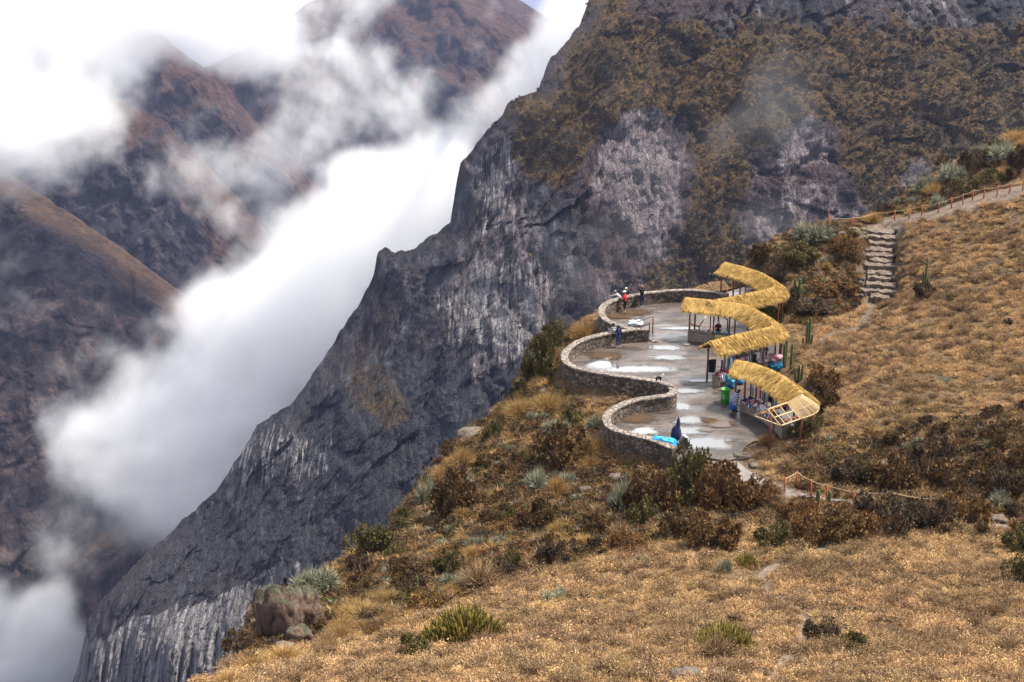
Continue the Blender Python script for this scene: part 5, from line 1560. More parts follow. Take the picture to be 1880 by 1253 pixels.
# wall-end group: tarp, parasol, sack
c = PZ(1212, 806, 1.08)
tarp = drape((c[0] + .2, c[1] - .05, 1.16), (1.9, .95), M_TARP, 'bright blue plastic sheet draped over the wall end', 'tarpaulin', 'tarpaulin', -.42, 2, .42)
def parasol():
    c = PZ(1243, 825, 0)
    t = thing('parasol', 'folded navy parasol standing at the wall end beside the blue sheet', 'parasol', c)
    MB().tube([(0, 0, -.1), (0, 0, 2.15)], .028, 8).build('pole', m_cloth('black'), t)
    q = MB(); n = 22; a = np.arange(n) / n * 6.283
    vs = []; pr = [(.03, 2.12), (.09, 2.0), (.11, 1.75), (.13, 1.6), (.20, 1.48), (.28, 1.25), (.31, .98), (.27, .70), (.16, .68)]
    for r, z in pr: vs.append(np.stack([np.cos(a) * r * (1 + .16 * np.cos(7 * a)) - (.12 if z < 1.5 else 0), np.sin(a) * r * .7 * (1 + .16 * np.cos(7 * a)), z + .05 * np.cos(a * 3)], -1))
    vs = np.vstack(vs)
    f = [((k + 1) * n + i, (k + 1) * n + (i + 1) % n, k * n + (i + 1) % n, k * n + i) for k in range(len(pr) - 1) for i in range(n)] + [tuple(range(n)), tuple(range((len(pr) - 1) * n, len(pr) * n))[::-1]]
    q.add(vs, f).build('canopy', m_cloth('navy'), t, True)
    MB().ball((0, 0, 2.17), (.03, .03, .05)).build('finial', m_cloth('black'), t, True)
    MB().box((0, 0, -.06), (.5, .5, .12)).build('base', M_COUNTER, t)
parasol()
m = NT('checked_lilac', .9); ck = m.n('ShaderNodeTexBrick'); m.l(m.scaled(m.pos(True), (1, 1, 1), (math.radians(90), 0, 0)), ck.inputs['Vector'])
ck.inputs['Scale'].default_value = 9; ck.inputs['Color1'].default_value = (.72, .70, .84, 1); ck.inputs['Color2'].default_value = (.55, .52, .76, 1); ck.inputs['Mortar'].default_value = (.14, .10, .38, 1); ck.inputs['Mortar Size'].default_value = .05
ck.inputs['Brick Width'].default_value = .5; ck.inputs['Row Height'].default_value = .5; ck.offset = 0
m.col(ck.outputs[0]); M_CHECK = m.m
c = PZ(1255, 822, 0)
lump(c, (.30, .26, .46), M_CHECK, 'lilac and white checked bag standing right of the folded parasol', 'bag', 'bag', 11, None, .5)
c = PZ(1165, 599, 0)
lump(c, (.62, .34, .26), m_plain('clear_white_plastic', (.66, .72, .80), .2, .2, 3, .6, .5, .05, True), 'white plastic bundle on the paving inside the far bay', 'bundle', 'bundle', 12, None, 1.0)
# table with pots in the middle stall
c, u = cpt(CT1, .62, .1)
q = MB().box((0, 0, .16), (.8, .5, .32), 0)
tag(q.build('wooden_box', m_plain('yellow_cloth_box', (.60, .42, .12), .8, .2), None, False, (float(c[0]) + .5, float(c[1]) - .55, 0.45)), 'ochre cloth-covered box before the vendor in the middle shelter', 'box')
for k, (t_, r_, col, nm) in enumerate([(.45, .10, 'white', 'white bucket left of the vendor'), (.72, .13, 'teal', 'teal bowl right of the vendor'), (.85, .11, 'grey', 'grey pot at the right of the teal bowl'), (.58, .09, 'cream', 'cream pot in front of the vendor')]):
    c, u = cpt(CT1, t_, .05)
    q = MB(); n = 16; a = np.arange(n) / n * 6.283
    vs = np.vstack([np.stack([np.cos(a) * r, np.sin(a) * r, np.full(n, z)], -1) for r, z in ((r_ * .8, 0), (r_, .18), (r_ * .9, .18), (r_ * .7, .03))])
    q.add(vs, [(j * n + i, j * n + (i + 1) % n, (j + 1) * n + (i + 1) % n, (j + 1) * n + i) for j in range(3) for i in range(n)] + [tuple(range(n))[::-1], tuple(range(3 * n, 4 * n))])
    tag(q.build('pot', m_cloth(col), None, True, (float(c[0]), float(c[1]), .78)), nm + ' on the middle counter', 'pot')
c = PZ(1290, 642, 0)
tag(MB().box((0, 0, .14), (.34, .26, .28), .2, 0, None, 1.1).tube([(-.12, 0, .28), (0, 0, .4), (.12, 0, .28)], .012, 5).build('bucket', m_cloth('white'), None, False, (float(c[0]), float(c[1]), 0)), 'small white container on the paving in front of the middle counter', 'bucket')

# handrails and slab
def rail(name, label, segs, mat, r=.05):
    b = segs[0][0]
    t = thing(name, label, 'handrail', b)
    for k, (a, c, nm, mt) in enumerate(segs):
        MB().tube([np.array(a) - b, (np.array(a) + np.array(c)) / 2 - b + [0, 0, .01], np.array(c) - b], r, 7).build(nm, mt, t, True)
    return t
a = PZ(1192, 612, 0); b_ = PZ(1197, 609, 0)
rail('handrail', 'short wet timber handrail at the wall end between the two bays', [(a, a + [0, 0, .95], 'post', M_WOOD), (a + [-.6, .1, .55], a + [0, .0, .75], 'rail', M_WOOD), (a + [-.9, .9, .65], a + [.25, -.2, 1.5], 'rail', M_PALEWOOD), (a + [.25, -.2, 0], a + [.25, -.2, 1.5], 'post', M_WOOD)], M_WOOD)
a = PZ(1283, 618, 0.0); c = PZ(1300, 612, 0); e = PZ(1335, 606, 0); g = PZ(1352, 598, 0)
rail('handrail', 'timber handrail with pale sloping top rail behind the middle counter',
     [(a, a + [0, 0, .9], 'post', M_WOOD), (a + [0, 0, .85], c + [.3, 1.0, 1.75], 'rail', M_PALEWOOD), (c + [.3, 1, 0], c + [.3, 1, 1.75], 'post', M_WOOD), (c + [.3, 1, 1.7], e + [0, 0, .85], 'rail', M_ORANGE), (e, e + [0, 0, .85], 'post', M_WOOD),
      (a + [-.7, 0, .28], c + [.2, 0, .25], 'rail', M_WOOD), (a + [-.8, .3, 1.0], a + [0, 0, .8], 'rail', M_ORANGE)], M_WOOD)
a = P(1334, 543, 112.4); a[2] = 0; c = a + np.array([1.6, .2, 0]); e = c + np.array([1.3, .4, 0])
rail('railing', 'orange timber railing under the farthest shelter', [(a, a + [0, 0, 1.9], 'post', M_ORANGE), (c, c + [0, 0, 1.9], 'post', M_ORANGE), (e, e + [0, 0, 1.9], 'post', M_ORANGE), (a + [0, 0, .8], c + [0, 0, .65], 'rail', M_ORANGE), (c + [0, 0, .65], e + [0, 0, .5], 'rail', M_ORANGE)], M_ORANGE)
c = PZ(1229, 708, 1.08)
tag(MB().box((0, 0, .06), (.75, .38, .12), -.6).build('stone_slab', M_CAP, None, False, (float(c[0]), float(c[1]), 1.02)), 'flat stone slab lying on the wall where it curls back', 'slab')
for k, (px, py, s) in enumerate([(1202, 628, .35), (1196, 626, .22), (1262, 634, .3)]):
    c = PZ(px, py, 0)
    tag(MB().ball((0, 0, .04), (s, s * .6, .09), 0, 12, 8, .4, k).build('stone', M_CAP, None, True, (float(c[0]), float(c[1]), 0)), ['flat stone by the inner wall end', 'small stone next to the flat one by the wall end', 'flat stone beside the left counter of the middle shelter'][k], 'stone')

# ------------------------------------------------------------------ rope fences
def fence(label, posts, mat, ph=1.0, sag=.12, tail=None):
    b = np.array(posts[0])
    t = thing('rope_fence', label, 'fence', b)
    r = np.random.default_rng(4)
    tops = []
    for p in posts:
        p = np.array(p); ln = r.normal(0, .04, 2)
        q = MB().tube([p - b - [0, 0, .25], p - b + [ln[0], ln[1], ph]], [.062, .056], 8)
        q.build('post', mat, t, True); tops.append(p + [ln[0], ln[1], ph - .04])
    if tail is not None: tops += [np.array(q) for q in tail]
    pts = []
    for a, c in zip(tops[:-1], tops[1:]):
        for s in np.linspace(0, 1, 8, endpoint=False): pts.append(a + (c - a) * s - [0, 0, sag * 4 * s * (1 - s)])
    pts.append(tops[-1])
    MB().tube(np.array(pts) - b, .024, 6).build('rope', M_ROPE, t, True)
UPF = [(1523, 418, 123.5), (1563, 420, 122.6), (1607, 410, 123.4), (1642, 406, 123.2), (1669, 403, 123.0), (1692, 397, 123.0), (1722, 392, 122.9), (1747, 385, 122.8), (1768, 377, 122.8), (1785, 370, 122.8), (1806, 366, 122.6), (1830, 362, 122.2), (1852, 357, 121.9), (1877, 352, 121.6), (1900, 347, 121.3)]
pts = []
for a, b_, c in UPF:
    q = hit(a, b_); pts.append((q[0], q[1], float(q[2])))
fence('long rope fence of orange posts along the upper footpath', pts, M_ORANGE, 1.0)
pts = []
for a, b_, c in [(1440, 907, 75.5), (1460, 896, 76.0), (1489, 912, 73.9), (1517, 920, 73.0), (1567, 932, 71.9)]:
    q = hit(a, b_); pts.append((q[0], q[1], q[2]))
LF = pts
e1 = P(1640, 906, 70.6); e2 = P(1709, 917, 69.8)
fence('short rope fence of red-brown posts beside the wet path below the terrace', pts, M_ORANGE, 1.0, .05, [e1, e2])
c = hit(1519, 420)
tag(MB().tube([(0, 0, -.2), (0, 0, 1.7)], [.05, .04], 8).build('stake', M_WOOD, None, True, V(c)), 'thin dark stake standing left of the first post of the upper rope fence', 'stake')

# ------------------------------------------------------------------ steps up the slope
def stairs():
    A = STAIR_A.copy(); B = STAIR_B.copy()
    t = thing('stone_steps', 'rough stone steps climbing from the slope to the upper footpath', 'steps', A)
    d = B - A; hd = np.array([d[0], d[1], 0]); LH = np.linalg.norm(hd); u = hd / LH; s = np.array([u[1], -u[0], 0])
    m = m_plain('worn_step_stone', (.145, .112, .090), .92, .6, 2.5, .2, .8, .08)
    n = 12; r = np.random.default_rng(6)
    for k in range(n):
        f0 = k / n; z = (k + 1) / n * d[2] - .05 + r.normal(0, .05)
        c = u * LH * (k + .5) / n + s * r.normal(0, .08)
        W = 1.12 + r.normal(0, .14); D = LH / n + .05; hgt = .62
        nx_, ny_ = 18, 8
        top = []
        for j in range(ny_):
            for i in range(nx_):
                x = (i / (nx_ - 1) - .5) * 2 * W; y = (j / (ny_ - 1) - .5) * D
                p = c + s * x + u * y
                p = p + u * (.34 * float(perlin(np.array([x * 1.3, k * 3.1, .5]))) + .16 * float(perlin(np.array([x * 4, k * 7.7, 1.5])))) * (1 if j == 0 else .3)
                p[2] = z + (.15 * float(perlin(np.array([x * 1.8, y * 2 + k * 5, .2]))) + .05 * float(perlin(np.array([x * 6, y * 6 + k * 5, .7])))) - (.04 if j == 0 else 0)
                top.append(p)
        top = np.array(top); low = top.copy(); low[:, 2] -= hgt
        g = np.arange(nx_ * ny_).reshape(ny_, nx_); K = nx_ * ny_
        f = [(g[j, i], g[j, i + 1], g[j + 1, i + 1], g[j + 1, i]) for j in range(ny_ - 1) for i in range(nx_ - 1)]
        f += [(g[0, i + 1], g[0, i], g[0, i] + K, g[0, i + 1] + K) for i in range(nx_ - 1)] + [(g[-1, i], g[-1, i + 1], g[-1, i + 1] + K, g[-1, i] + K) for i in range(nx_ - 1)]
        f += [(g[j, 0], g[j + 1, 0], g[j + 1, 0] + K, g[j, 0] + K) for j in range(ny_ - 1)] + [(g[j + 1, -1], g[j, -1], g[j, -1] + K, g[j + 1, -1] + K) for j in range(ny_ - 1)]
        MB().add(np.vstack([top, low]), f).build('step', m, t)
    for sd in (-1, 1):
        for k in range(16):
            c = u * LH * (k + r.random()) / 16 + s * sd * (1.28 + r.random() * .3); c[2] = d[2] * (k + .5) / 16 + .0
            MB().ball(c, np.array([.26, .24, .2]) * (.6 + .9 * r.random()), 0, 10, 7, .5, k + 20 * sd).build('kerb_stone', M_ROCKT, t)
def m_rock():
    m = NT('lichened_rock', .95, .2)
    p = m.pos(); n = m.noise(p, 1.3, 6, .65); n2 = m.noise(p, 5, 6, .7)
    c = m.ramp(n2, (.3, (.055, .042, .035)), (.55, (.15, .115, .095)), (.75, (.27, .22, .185)))
    c = m.mix(m.ramp(n, (.52, 0.), (.62, .6)), c, (.17, .175, .11))
    m.col(c); m.bump(n2, .9, .1)
    return m.m
M_ROCKT = m_rock()
stairs()
# ================================================================== people and the dog
SKIN = m_plain('skin', (.33, .17, .11), .6, .1, 8, .3, 0, 0, True)
DARKHAIR = m_plain('dark_hair', (.012, .010, .009), .6, .2, 8, .3, 0, 0, True)
EYE = m_plain('eye_dark', (.01, .01, .01), .3, 0, 8, .5, 0, 0, True)
SHOE = m_plain('pale_shoe', (.62, .60, .57), .7, .2, 8, .3, 0, 0, True)
JEANS = m_plain('blue_jeans', (.035, .075, .18), .85, .25, 8, .2, .3, .01, True)
BLK = m_cloth('black')
PLAID = NT('plaid_shirt', .9); _t = PLAID.n('ShaderNodeTexChecker'); PLAID.l(PLAID.scaled(PLAID.pos(True), 1), _t.inputs['Vector'])
_t.inputs['Scale'].default_value = 16; _t.inputs['Color1'].default_value = (.70, .70, .72, 1); _t.inputs['Color2'].default_value = (.05, .05, .07, 1); PLAID.col(_t.outputs[0]); PLAID = PLAID.m

def remeshed(name, caps, mats, voxel=.013):
    """one continuous surface from tapered limbs (a, b, ra, rb, mat)"""
    q = MB()
    for a, b, ra, rb, mi in caps:
        a = np.array(a, float); b = np.array(b, float)
        L = np.linalg.norm(b - a)
        if L < 1e-4: q.ball(a, ra, 0, 14, 9); continue
        ax = (b - a) / L
        ts = [(-ra * .95, .3), (-ra * .7, .72), (0, 1.0)]
        pts = [a - ax * ra * .97, a - ax * ra * .7, a - ax * ra * .3] ; rs = [ra * .25, ra * .71, ra * .95]
        for t in np.linspace(0, 1, 5): pts.append(a + (b - a) * t); rs.append(ra + (rb - ra) * t)
        pts += [b + ax * rb * .3, b + ax * rb * .7, b + ax * rb * .97]; rs += [rb * .95, rb * .71, rb * .25]
        q.tube(pts, rs, 12)
    me = q.mesh(name, mats[0])
    tmp = bpy.data.objects.new('tmp', me); COL.objects.link(tmp)
    md = tmp.modifiers.new('r', 'REMESH'); md.mode = 'VOXEL'; md.voxel_size = voxel; md.use_smooth_shade = True
    sm = tmp.modifiers.new('s', 'SMOOTH'); sm.factor = .5; sm.iterations = 2
    dg = bpy.context.evaluated_depsgraph_get()
    out = bpy.data.meshes.new_from_object(tmp.evaluated_get(dg))
    bpy.data.objects.remove(tmp)
    out.name = name
    n = len(out.polygons); c = np.empty(n * 3); out.polygons.foreach_get('center', c); c = c.reshape(-1, 3)
    best = np.full(n, 1e9); mi_ = np.zeros(n, np.int32)
    for a, b, ra, rb, mi in caps:
        a = np.array(a, float); b = np.array(b, float); ab = b - a
        t = np.clip(((c - a) @ ab) / max(ab @ ab, 1e-9), 0, 1)
        d = np.linalg.norm(c - a - t[:, None] * ab, axis=1) - (ra + (rb - ra) * t)
        k = d < best; best[k] = d[k]; mi_[k] = mi
    out.materials.clear()
    for m_ in mats: out.materials.append(m_)
    out.polygons.foreach_set('material_index', mi_); out.polygons.foreach_set('use_smooth', np.ones(n, bool))
    return out
def person(label, loc, rz, top, legs, lean=0.0, side=0.0, armL=None, armR=None, headpitch=0.0, stride=.1, s=1.0, bulk=1.0, hat=None, hair=True, knee=0.0, shoes=SHOE, skirt=None, shawl=None):
    """armL / armR: hand position in local space (x right, y forward, z up), else hanging"""
    hip = np.array([0, -.30 * math.sin(lean) * .6, .90])
    up = np.array([math.sin(side), math.sin(lean), math.cos(lean) * math.cos(side)]); up /= np.linalg.norm(up)
    fw = np.array([0, math.cos(lean), -math.sin(lean)]); fw -= up * (fw @ up); fw /= np.linalg.norm(fw)
    rt = np.cross(fw, up)
    chest = hip + up * .33; sho = hip + up * .50; neck = hip + up * .57
    hu = up * math.cos(headpitch) + fw * math.sin(headpitch); hf = np.cross(hu, rt)
    hf = hf if hf @ fw > 0 else -hf
    head = neck + hu * .145
    C = []
    B = bulk
    C += [(hip + rt * .07, hip - rt * .07, .125 * B, .125 * B, 1), (hip + up * .05, chest, .125 * B, .150 * B, 0), (chest + rt * .07, chest - rt * .07, .125 * B, .125 * B, 0), (sho + rt * .13, sho - rt * .13, .075 * B, .075 * B, 0), (sho, neck + hu * .03, .06, .052, 2)]
    C += [(head + hu * .025, head + hu * .045, .092, .088, 2), (head - hu * .045 + hf * .02, head, .068, .088, 2), (head + hf * .09 - hu * .012, head + hf * .108 - hu * .03, .012, .016, 2),
          (head + rt * .09 - hu * .005, head + rt * .097 - hu * .03, .018, .012, 2), (head - rt * .09 - hu * .005, head - rt * .097 - hu * .03, .018, .012, 2),
          (head + rt * .034 + hf * .086 + hu * .012, head + rt * .036 + hf * .087 + hu * .012, .011, .011, 4), (head - rt * .034 + hf * .086 + hu * .012, head - rt * .036 + hf * .087 + hu * .012, .011, .011, 4),
          (head + rt * .02 + hf * .083 - hu * .055, head - rt * .02 + hf * .083 - hu * .055, .009, .009, 5)]
    for sg in (1, -1):
        x = .095 * sg
        hp = hip + rt * x
        ft = np.array([x * 1.15, stride * sg * .5 + .02, .07])
        kn = (hp + ft) / 2 + np.array([0, .03 + knee, .02])
        C += [(hp, kn, .092 * B, .062 * B, 1), (kn, ft + [0, 0, .03], .062 * B, .046, 1), (ft + [0, -.05, -.03], ft + [sg * .015, .13, -.038], .042, .036, 3)]
        sh = sho + rt * .175 * sg - up * .01
        tgt = (armR if sg > 0 else armL)
        if tgt is None: wr = sh - np.array([0, 0, 1]) * .50 + rt * .05 * sg + fw * .06
        else:
            wr = np.array(tgt, float)
            dv = wr - sh; L = np.linalg.norm(dv)
            if L > .53: wr = sh + dv / L * .53
        dv = wr - sh; L = np.linalg.norm(dv)
        bendv = -fw * .5 - np.array([0, 0, 1]) * .6 + rt * sg * .4; bendv -= dv / max(L, .01) * (bendv @ dv) / max(L, .01); bendv /= max(np.linalg.norm(bendv), .01)
        el = (sh + wr) / 2 + bendv * math.sqrt(max(.0, .275 ** 2 - (L / 2) ** 2))
        C += [(sh, el, .058 * B, .046 * B, 0), (el, wr, .046 * B, .034, 0)]
        hd = unit(wr - el); sd_ = unit(np.cross(hd, fw + .01)); pm = wr + hd * .065
        C += [(wr, pm, .026, .036, 2)]
        pl = unit(np.cross(hd, sd_))
        for i, (o, l) in enumerate(((-.030, .062), (-.010, .076), (.010, .072), (.030, .055))):
            r0 = pm + sd_ * o + hd * .02; m1 = r0 + hd * l * .5 + pl * .006; C += [(r0, m1, .0105, .010, 2), (m1, m1 + hd * l * .4 + pl * .02, .010, .0085, 2)]
        C += [(wr + sd_ * -.03 * sg + hd * .02, wr + sd_ * -.058 * sg + hd * .062, .013, .010, 2)]
    t = thing('person', label, 'person', loc, rz)
    t.scale = (s, s, s)
    link('body', remeshed('body', C, [top, legs, SKIN, shoes, EYE, m_cloth('maroon')]), t)
    if hair:
        q = MB().ball(head + hu * .035 - hf * .014, (.102, .102, .098), 0, 18, 12, .05, 1)
        if hair == 'long': q.tube([head - hf * .07, neck - hf * .10 - up * .05, chest - fw * .15 + up * .1], [.06, .05, .02], 8)
        m_ = q.mesh('hair', DARKHAIR, True)
        bm = bmesh.new(); bm.from_mesh(m_)
        bmesh.ops.delete(bm, geom=[v for v in bm.verts if (np.array(v.co) - head) @ hf > .045 and (np.array(v.co) - head) @ hu < .06], context='VERTS'); bm.to_mesh(m_); bm.free()
        link('hair', m_, t)
    if hat:
        kind, mt = hat
        q = MB(); n = 20; a = np.arange(n) / n * 6.283
        if kind == 'brim': pr = [(.19, .052), (.20, .060), (.11, .072), (.105, .15), (.07, .175), (.001, .18)]
        elif kind == 'cap': pr = [(.112, .03), (.114, .07), (.095, .13), (.055, .155), (.001, .16)]
        else: pr = [(.112, .02), (.118, .05), (.112, .10), (.08, .15), (.03, .18), (.001, .19)]
        vs = np.vstack([head + rt * (np.cos(a) * r)[:, None] + hf * (np.sin(a) * r)[:, None] + hu * z for r, z in pr])
        q.add(vs, [(k * n + i, k * n + (i + 1) % n, (k + 1) * n + (i + 1) % n, (k + 1) * n + i) for k in range(len(pr) - 1) for i in range(n)])
        if kind == 'cap': q.ball(head + hf * .13 + hu * .045, (.07, .07, .012), 0, 12, 5)
        if kind == 'beanie': q.ball(head + hu * .2, .035, 0, 8, 6)
        q.build('hat', mt, t, True)
    if skirt:
        q = MB(); n = 28; a = np.arange(n) / n * 6.283
        pr = [(.15, 1.0), (.20, .85), (.27, .55), (.31, .25), (.30, .25), (.18, .8)]
        vs = np.vstack([np.stack([np.cos(a) * r * (1 + .06 * np.cos(9 * a)), np.sin(a) * r * .85 * (1 + .06 * np.cos(9 * a)) + hip[1], np.full(n, z)], -1) for r, z in pr])
        q.add(vs, [((k + 1) * n + i, (k + 1) * n + (i + 1) % n, k * n + (i + 1) % n, k * n + i) for k in range(len(pr) - 1) for i in range(n)]).build('skirt', skirt, t, True)
    if shawl:
        q = MB(); n = 28; a = np.arange(n) / n * 6.283
        vs = []
        for u_, r in ((.60, .09), (.54, .20), (.40, .27), (.2, .30), (0, .31), (-.25, .34), (-.45, .36), (-.44, .34), (.4, .25)):
            c = hip + up * u_ - fw * .02 if u_ > 0 else hip * [1, 1, 0] + np.array([0, 0, .9 + u_])
            vs.append(c + rt * (np.cos(a) * r * (1 + .05 * np.cos(6 * a)))[:, None] + fw * (np.sin(a) * r * .72)[:, None])
        q.add(np.vstack(vs), [((k + 1) * n + i, (k + 1) * n + (i + 1) % n, k * n + (i + 1) % n, k * n + i) for k in range(8) for i in range(n)]).build('shawl', shawl, t, True)
    return t
RD = math.radians
def onfloor(px, py): return PZ(px, py, 0.0)
person('person in black and white plaid shirt leaning over the far wall', onfloor(1137, 567), RD(60), PLAID, BLK, lean=.85, armL=(-.25, .75, 1.08), armR=(.25, .75, 1.08), headpitch=-.3, hat=('cap', m_cloth('grey')), shoes=SHOE)
person('person in red jacket, black trousers and white hat looking over the far wall', onfloor(1147, 572), RD(35), m_cloth('red'), BLK, lean=.18, armL=(-.2, .4, 1.1), armR=(.2, .42, 1.12), headpitch=.1, hat=('brim', m_cloth('white')), stride=.25)
person('person in black jacket and white cap bending over the far wall', onfloor(1155, 561), RD(30), BLK, m_cloth('grey'), lean=1.0, armL=(-.25, .75, 1.05), armR=(.25, .75, 1.05), headpitch=-.2, hat=('cap', m_cloth('white')), bulk=1.15)
person('person dressed in black with wide brown hat, arms raised beside the far wall', onfloor(1178, 564), RD(20), BLK, m_cloth('navy'), lean=.03, armL=(-.12, .32, 1.72), armR=(.16, .33, 1.66), headpitch=.05, hat=('brim', m_plain('brown_felt', (.14, .08, .05), .9, .2)), s=1.05)
person('person in black and grey jacket and black trousers at the middle bay wall', onfloor(1126, 634), RD(25), m_cloth('grey'), BLK, lean=.05, armL=(-.2, .34, 1.2), armR=(.2, .3, 1.25), headpitch=.2, hat=('cap', BLK))
person('person in navy hooded top and blue jeans standing in the middle bay', onfloor(1135, 638), RD(5), m_cloth('navy'), JEANS, lean=.04, armL=(-.15, .35, 1.15), headpitch=.15, hat=('beanie', m_cloth('navy')))
person('person wrapped in a blue and white striped shawl stooping by the green barrel', onfloor(1348, 756), RD(-60), m_cloth('white'), JEANS, lean=.75, armL=(-.2, .55, .95), armR=(.2, .55, .95), headpitch=-.2, shawl=SHAWL, skirt=m_cloth('blue'), shoes=BLK, hair='long', s=.98)
c, u = cpt(CT1, .66, -.55)
person('vendor in maroon jumper and white hat behind the middle counter', (c[0], c[1], 0), RD(175), m_cloth('maroon'), BLK, lean=.25, armL=(-.2, .35, .98), armR=(.2, .35, .98), headpitch=.3, hat=('beanie', m_cloth('white')), s=.97)
c = PZ(1403, 668, 0)
person('vendor in black standing under the right arm of the middle shelter', c, RD(150), BLK, BLK, lean=.1, armL=(-.15, .3, 1.1), armR=(.15, .3, 1.1), headpitch=.25, hair='long', shoes=BLK, s=.98)
def dog():
    # standing on the wall top, head to the right
    c = PZ(1209, 702, 1.08)
    C = [((-.16, 0, .34), (.14, 0, .35), .085, .105, 0), ((.14, 0, .36), (.25, 0, .50), .075, .055, 1), ((.27, 0, .54), (.30, 0, .55), .062, .058, 1), ((.31, 0, .53), (.385, 0, .51), .036, .026, 1),
         ((.26, .04, .60), (.25, .055, .66), .022, .010, 0), ((.26, -.04, .60), (.25, -.055, .66), .022, .010, 0), ((-.2, 0, .38), (-.33, 0, .50), .026, .014, 1), ((.395, 0, .515), (.40, 0, .515), .012, .012, 2)]
    for y in (-.055, .055):
        C += [((.15, y, .30), (.14, y, .16), .04, .026, 0), ((.14, y, .16), (.155, y, .03), .024, .019, 1), ((.155, y, .02), (.19, y, .018), .022, .018, 1)]
        C += [((-.17, y, .32), (-.13, y, .20), .052, .032, 0), ((-.13, y, .20), (-.21, y, .12), .026, .020, 0), ((-.21, y, .12), (-.19, y, .03), .019, .018, 1), ((-.19, y, .02), (-.155, y, .018), .021, .017, 1)]
    o = thing('dog', 'small black and white dog standing on the wall top near the stone slab', 'dog', (c[0], c[1], 1.065), RD(15))
    link('body', remeshed('body', C, [BLK, m_cloth('white'), EYE], .009), o)
dog()

# ================================================================== plants one can tell apart
BUSH = dict(
    brown=[to_mesh('bush', mk_bush(100 + k, 1, 1.05, 3600, .085, 13, open_=.5), [ML['brown'], ML['twig']]) for k in range(4)],
    rust=[to_mesh('bush', mk_bush(110 + k, 1, .95, 3600, .080, 12, open_=.5), [ML['rust'], ML['twig']]) for k in range(4)],
    dark=[to_mesh('bush', mk_bush(120 + k, 1, .95, 2900, .075, 12, nt=900, open_=.6), [ML['dark'], ML['dry2']]) for k in range(4)],
    olive=[to_mesh('bush', mk_bush(130 + k, 1, 1.0, 3600, .080, 12, open_=.45), [ML['olive'], ML['twig']]) for k in range(4)],
    gold=[to_mesh('tussock', mk_grass(140 + k, 2200, 1.1, .011, .9, .55), [ML['gold']]) for k in range(4)],
    silver=[to_mesh('rosette', mk_puya(150 + k, 190, .62, .017, 8, .8), [ML['silver']]) for k in range(4)],
    finger=[to_mesh('cushion', mk_fingers(160 + k, 900, 1.0, .22, .022), [ML['cactus']]) for k in range(3)],
    tuft=[to_mesh('shrublet', mk_tuft(170 + k, 700, .95, 1.2, .018), [ML['dry2']]) for k in range(4)],
)
NAMES = dict(brown=('shrub', 'shrub'), rust=('shrub', 'shrub'), dark=('shrub', 'shrub'), olive=('shrub', 'shrub'), gold=('grass_tussock', 'grass tuft'), silver=('silver_rosette_plant', 'plant'), finger=('cushion_cactus', 'cactus'), tuft=('dry_shrublet', 'shrub'))
WORDS = dict(brown='dark brown leafy shrub', rust='rust brown leafy shrub', dark='dark twiggy shrub', olive='olive green shrub', gold='golden grass tussock', silver='silvery spiky rosette plant', finger='yellow-green cushion cactus', tuft='dry brown shrublet')
_first = {}
rb = random.Random(9)
PLACED = [(*P(512, 1130, 55.6)[:2], 1.7), (*P(530, 1170, 54.5)[:2], 1.2), (*P(500, 1185, 53)[:2], 1.2)]
def plant(kind, p, w, h, label, group=None):
    v = rb.randrange(len(BUSH[kind]))
    if (kind, v) in _first: o = _first[(kind, v)].copy(); COL.objects.link(o)
    else:
        o = bpy.data.objects.new(NAMES[kind][0], BUSH[kind][v]); COL.objects.link(o); _first[(kind, v)] = o
    for k in ('group',):
        if k in o: del o[k]
    r = w / 2
    if kind == 'gold': sx, sz = r / 1.1, h / 1.25
    elif kind == 'silver': sx, sz = r / 1.15, h / .85
    elif kind == 'finger': sx, sz = r / 1.1, h / .95
    elif kind == 'tuft': sx, sz = r / .95, h / .95
    else: sx, sz = r / .98, h / .95
    o.location = (float(p[0]), float(p[1]), float(p[2]) - .04)
    o.scale = (sx * rb.uniform(.85, 1.15), sx * rb.uniform(.85, 1.15), sz); o.rotation_euler = (rb.uniform(-.08, .08), rb.uniform(-.08, .08), rb.uniform(0, 6.28))
    tag(o, label, NAMES[kind][1], group)
    PLACED.append((p[0], p[1], r))
    return o
def plant_px(kind, x, y, wpx, hpx, label):
    p = hit(x, y)
    sc = F / math.hypot(p[1], CAMZ - p[2])
    plant(kind, p, wpx / sc, hpx / sc * 1.04, label)
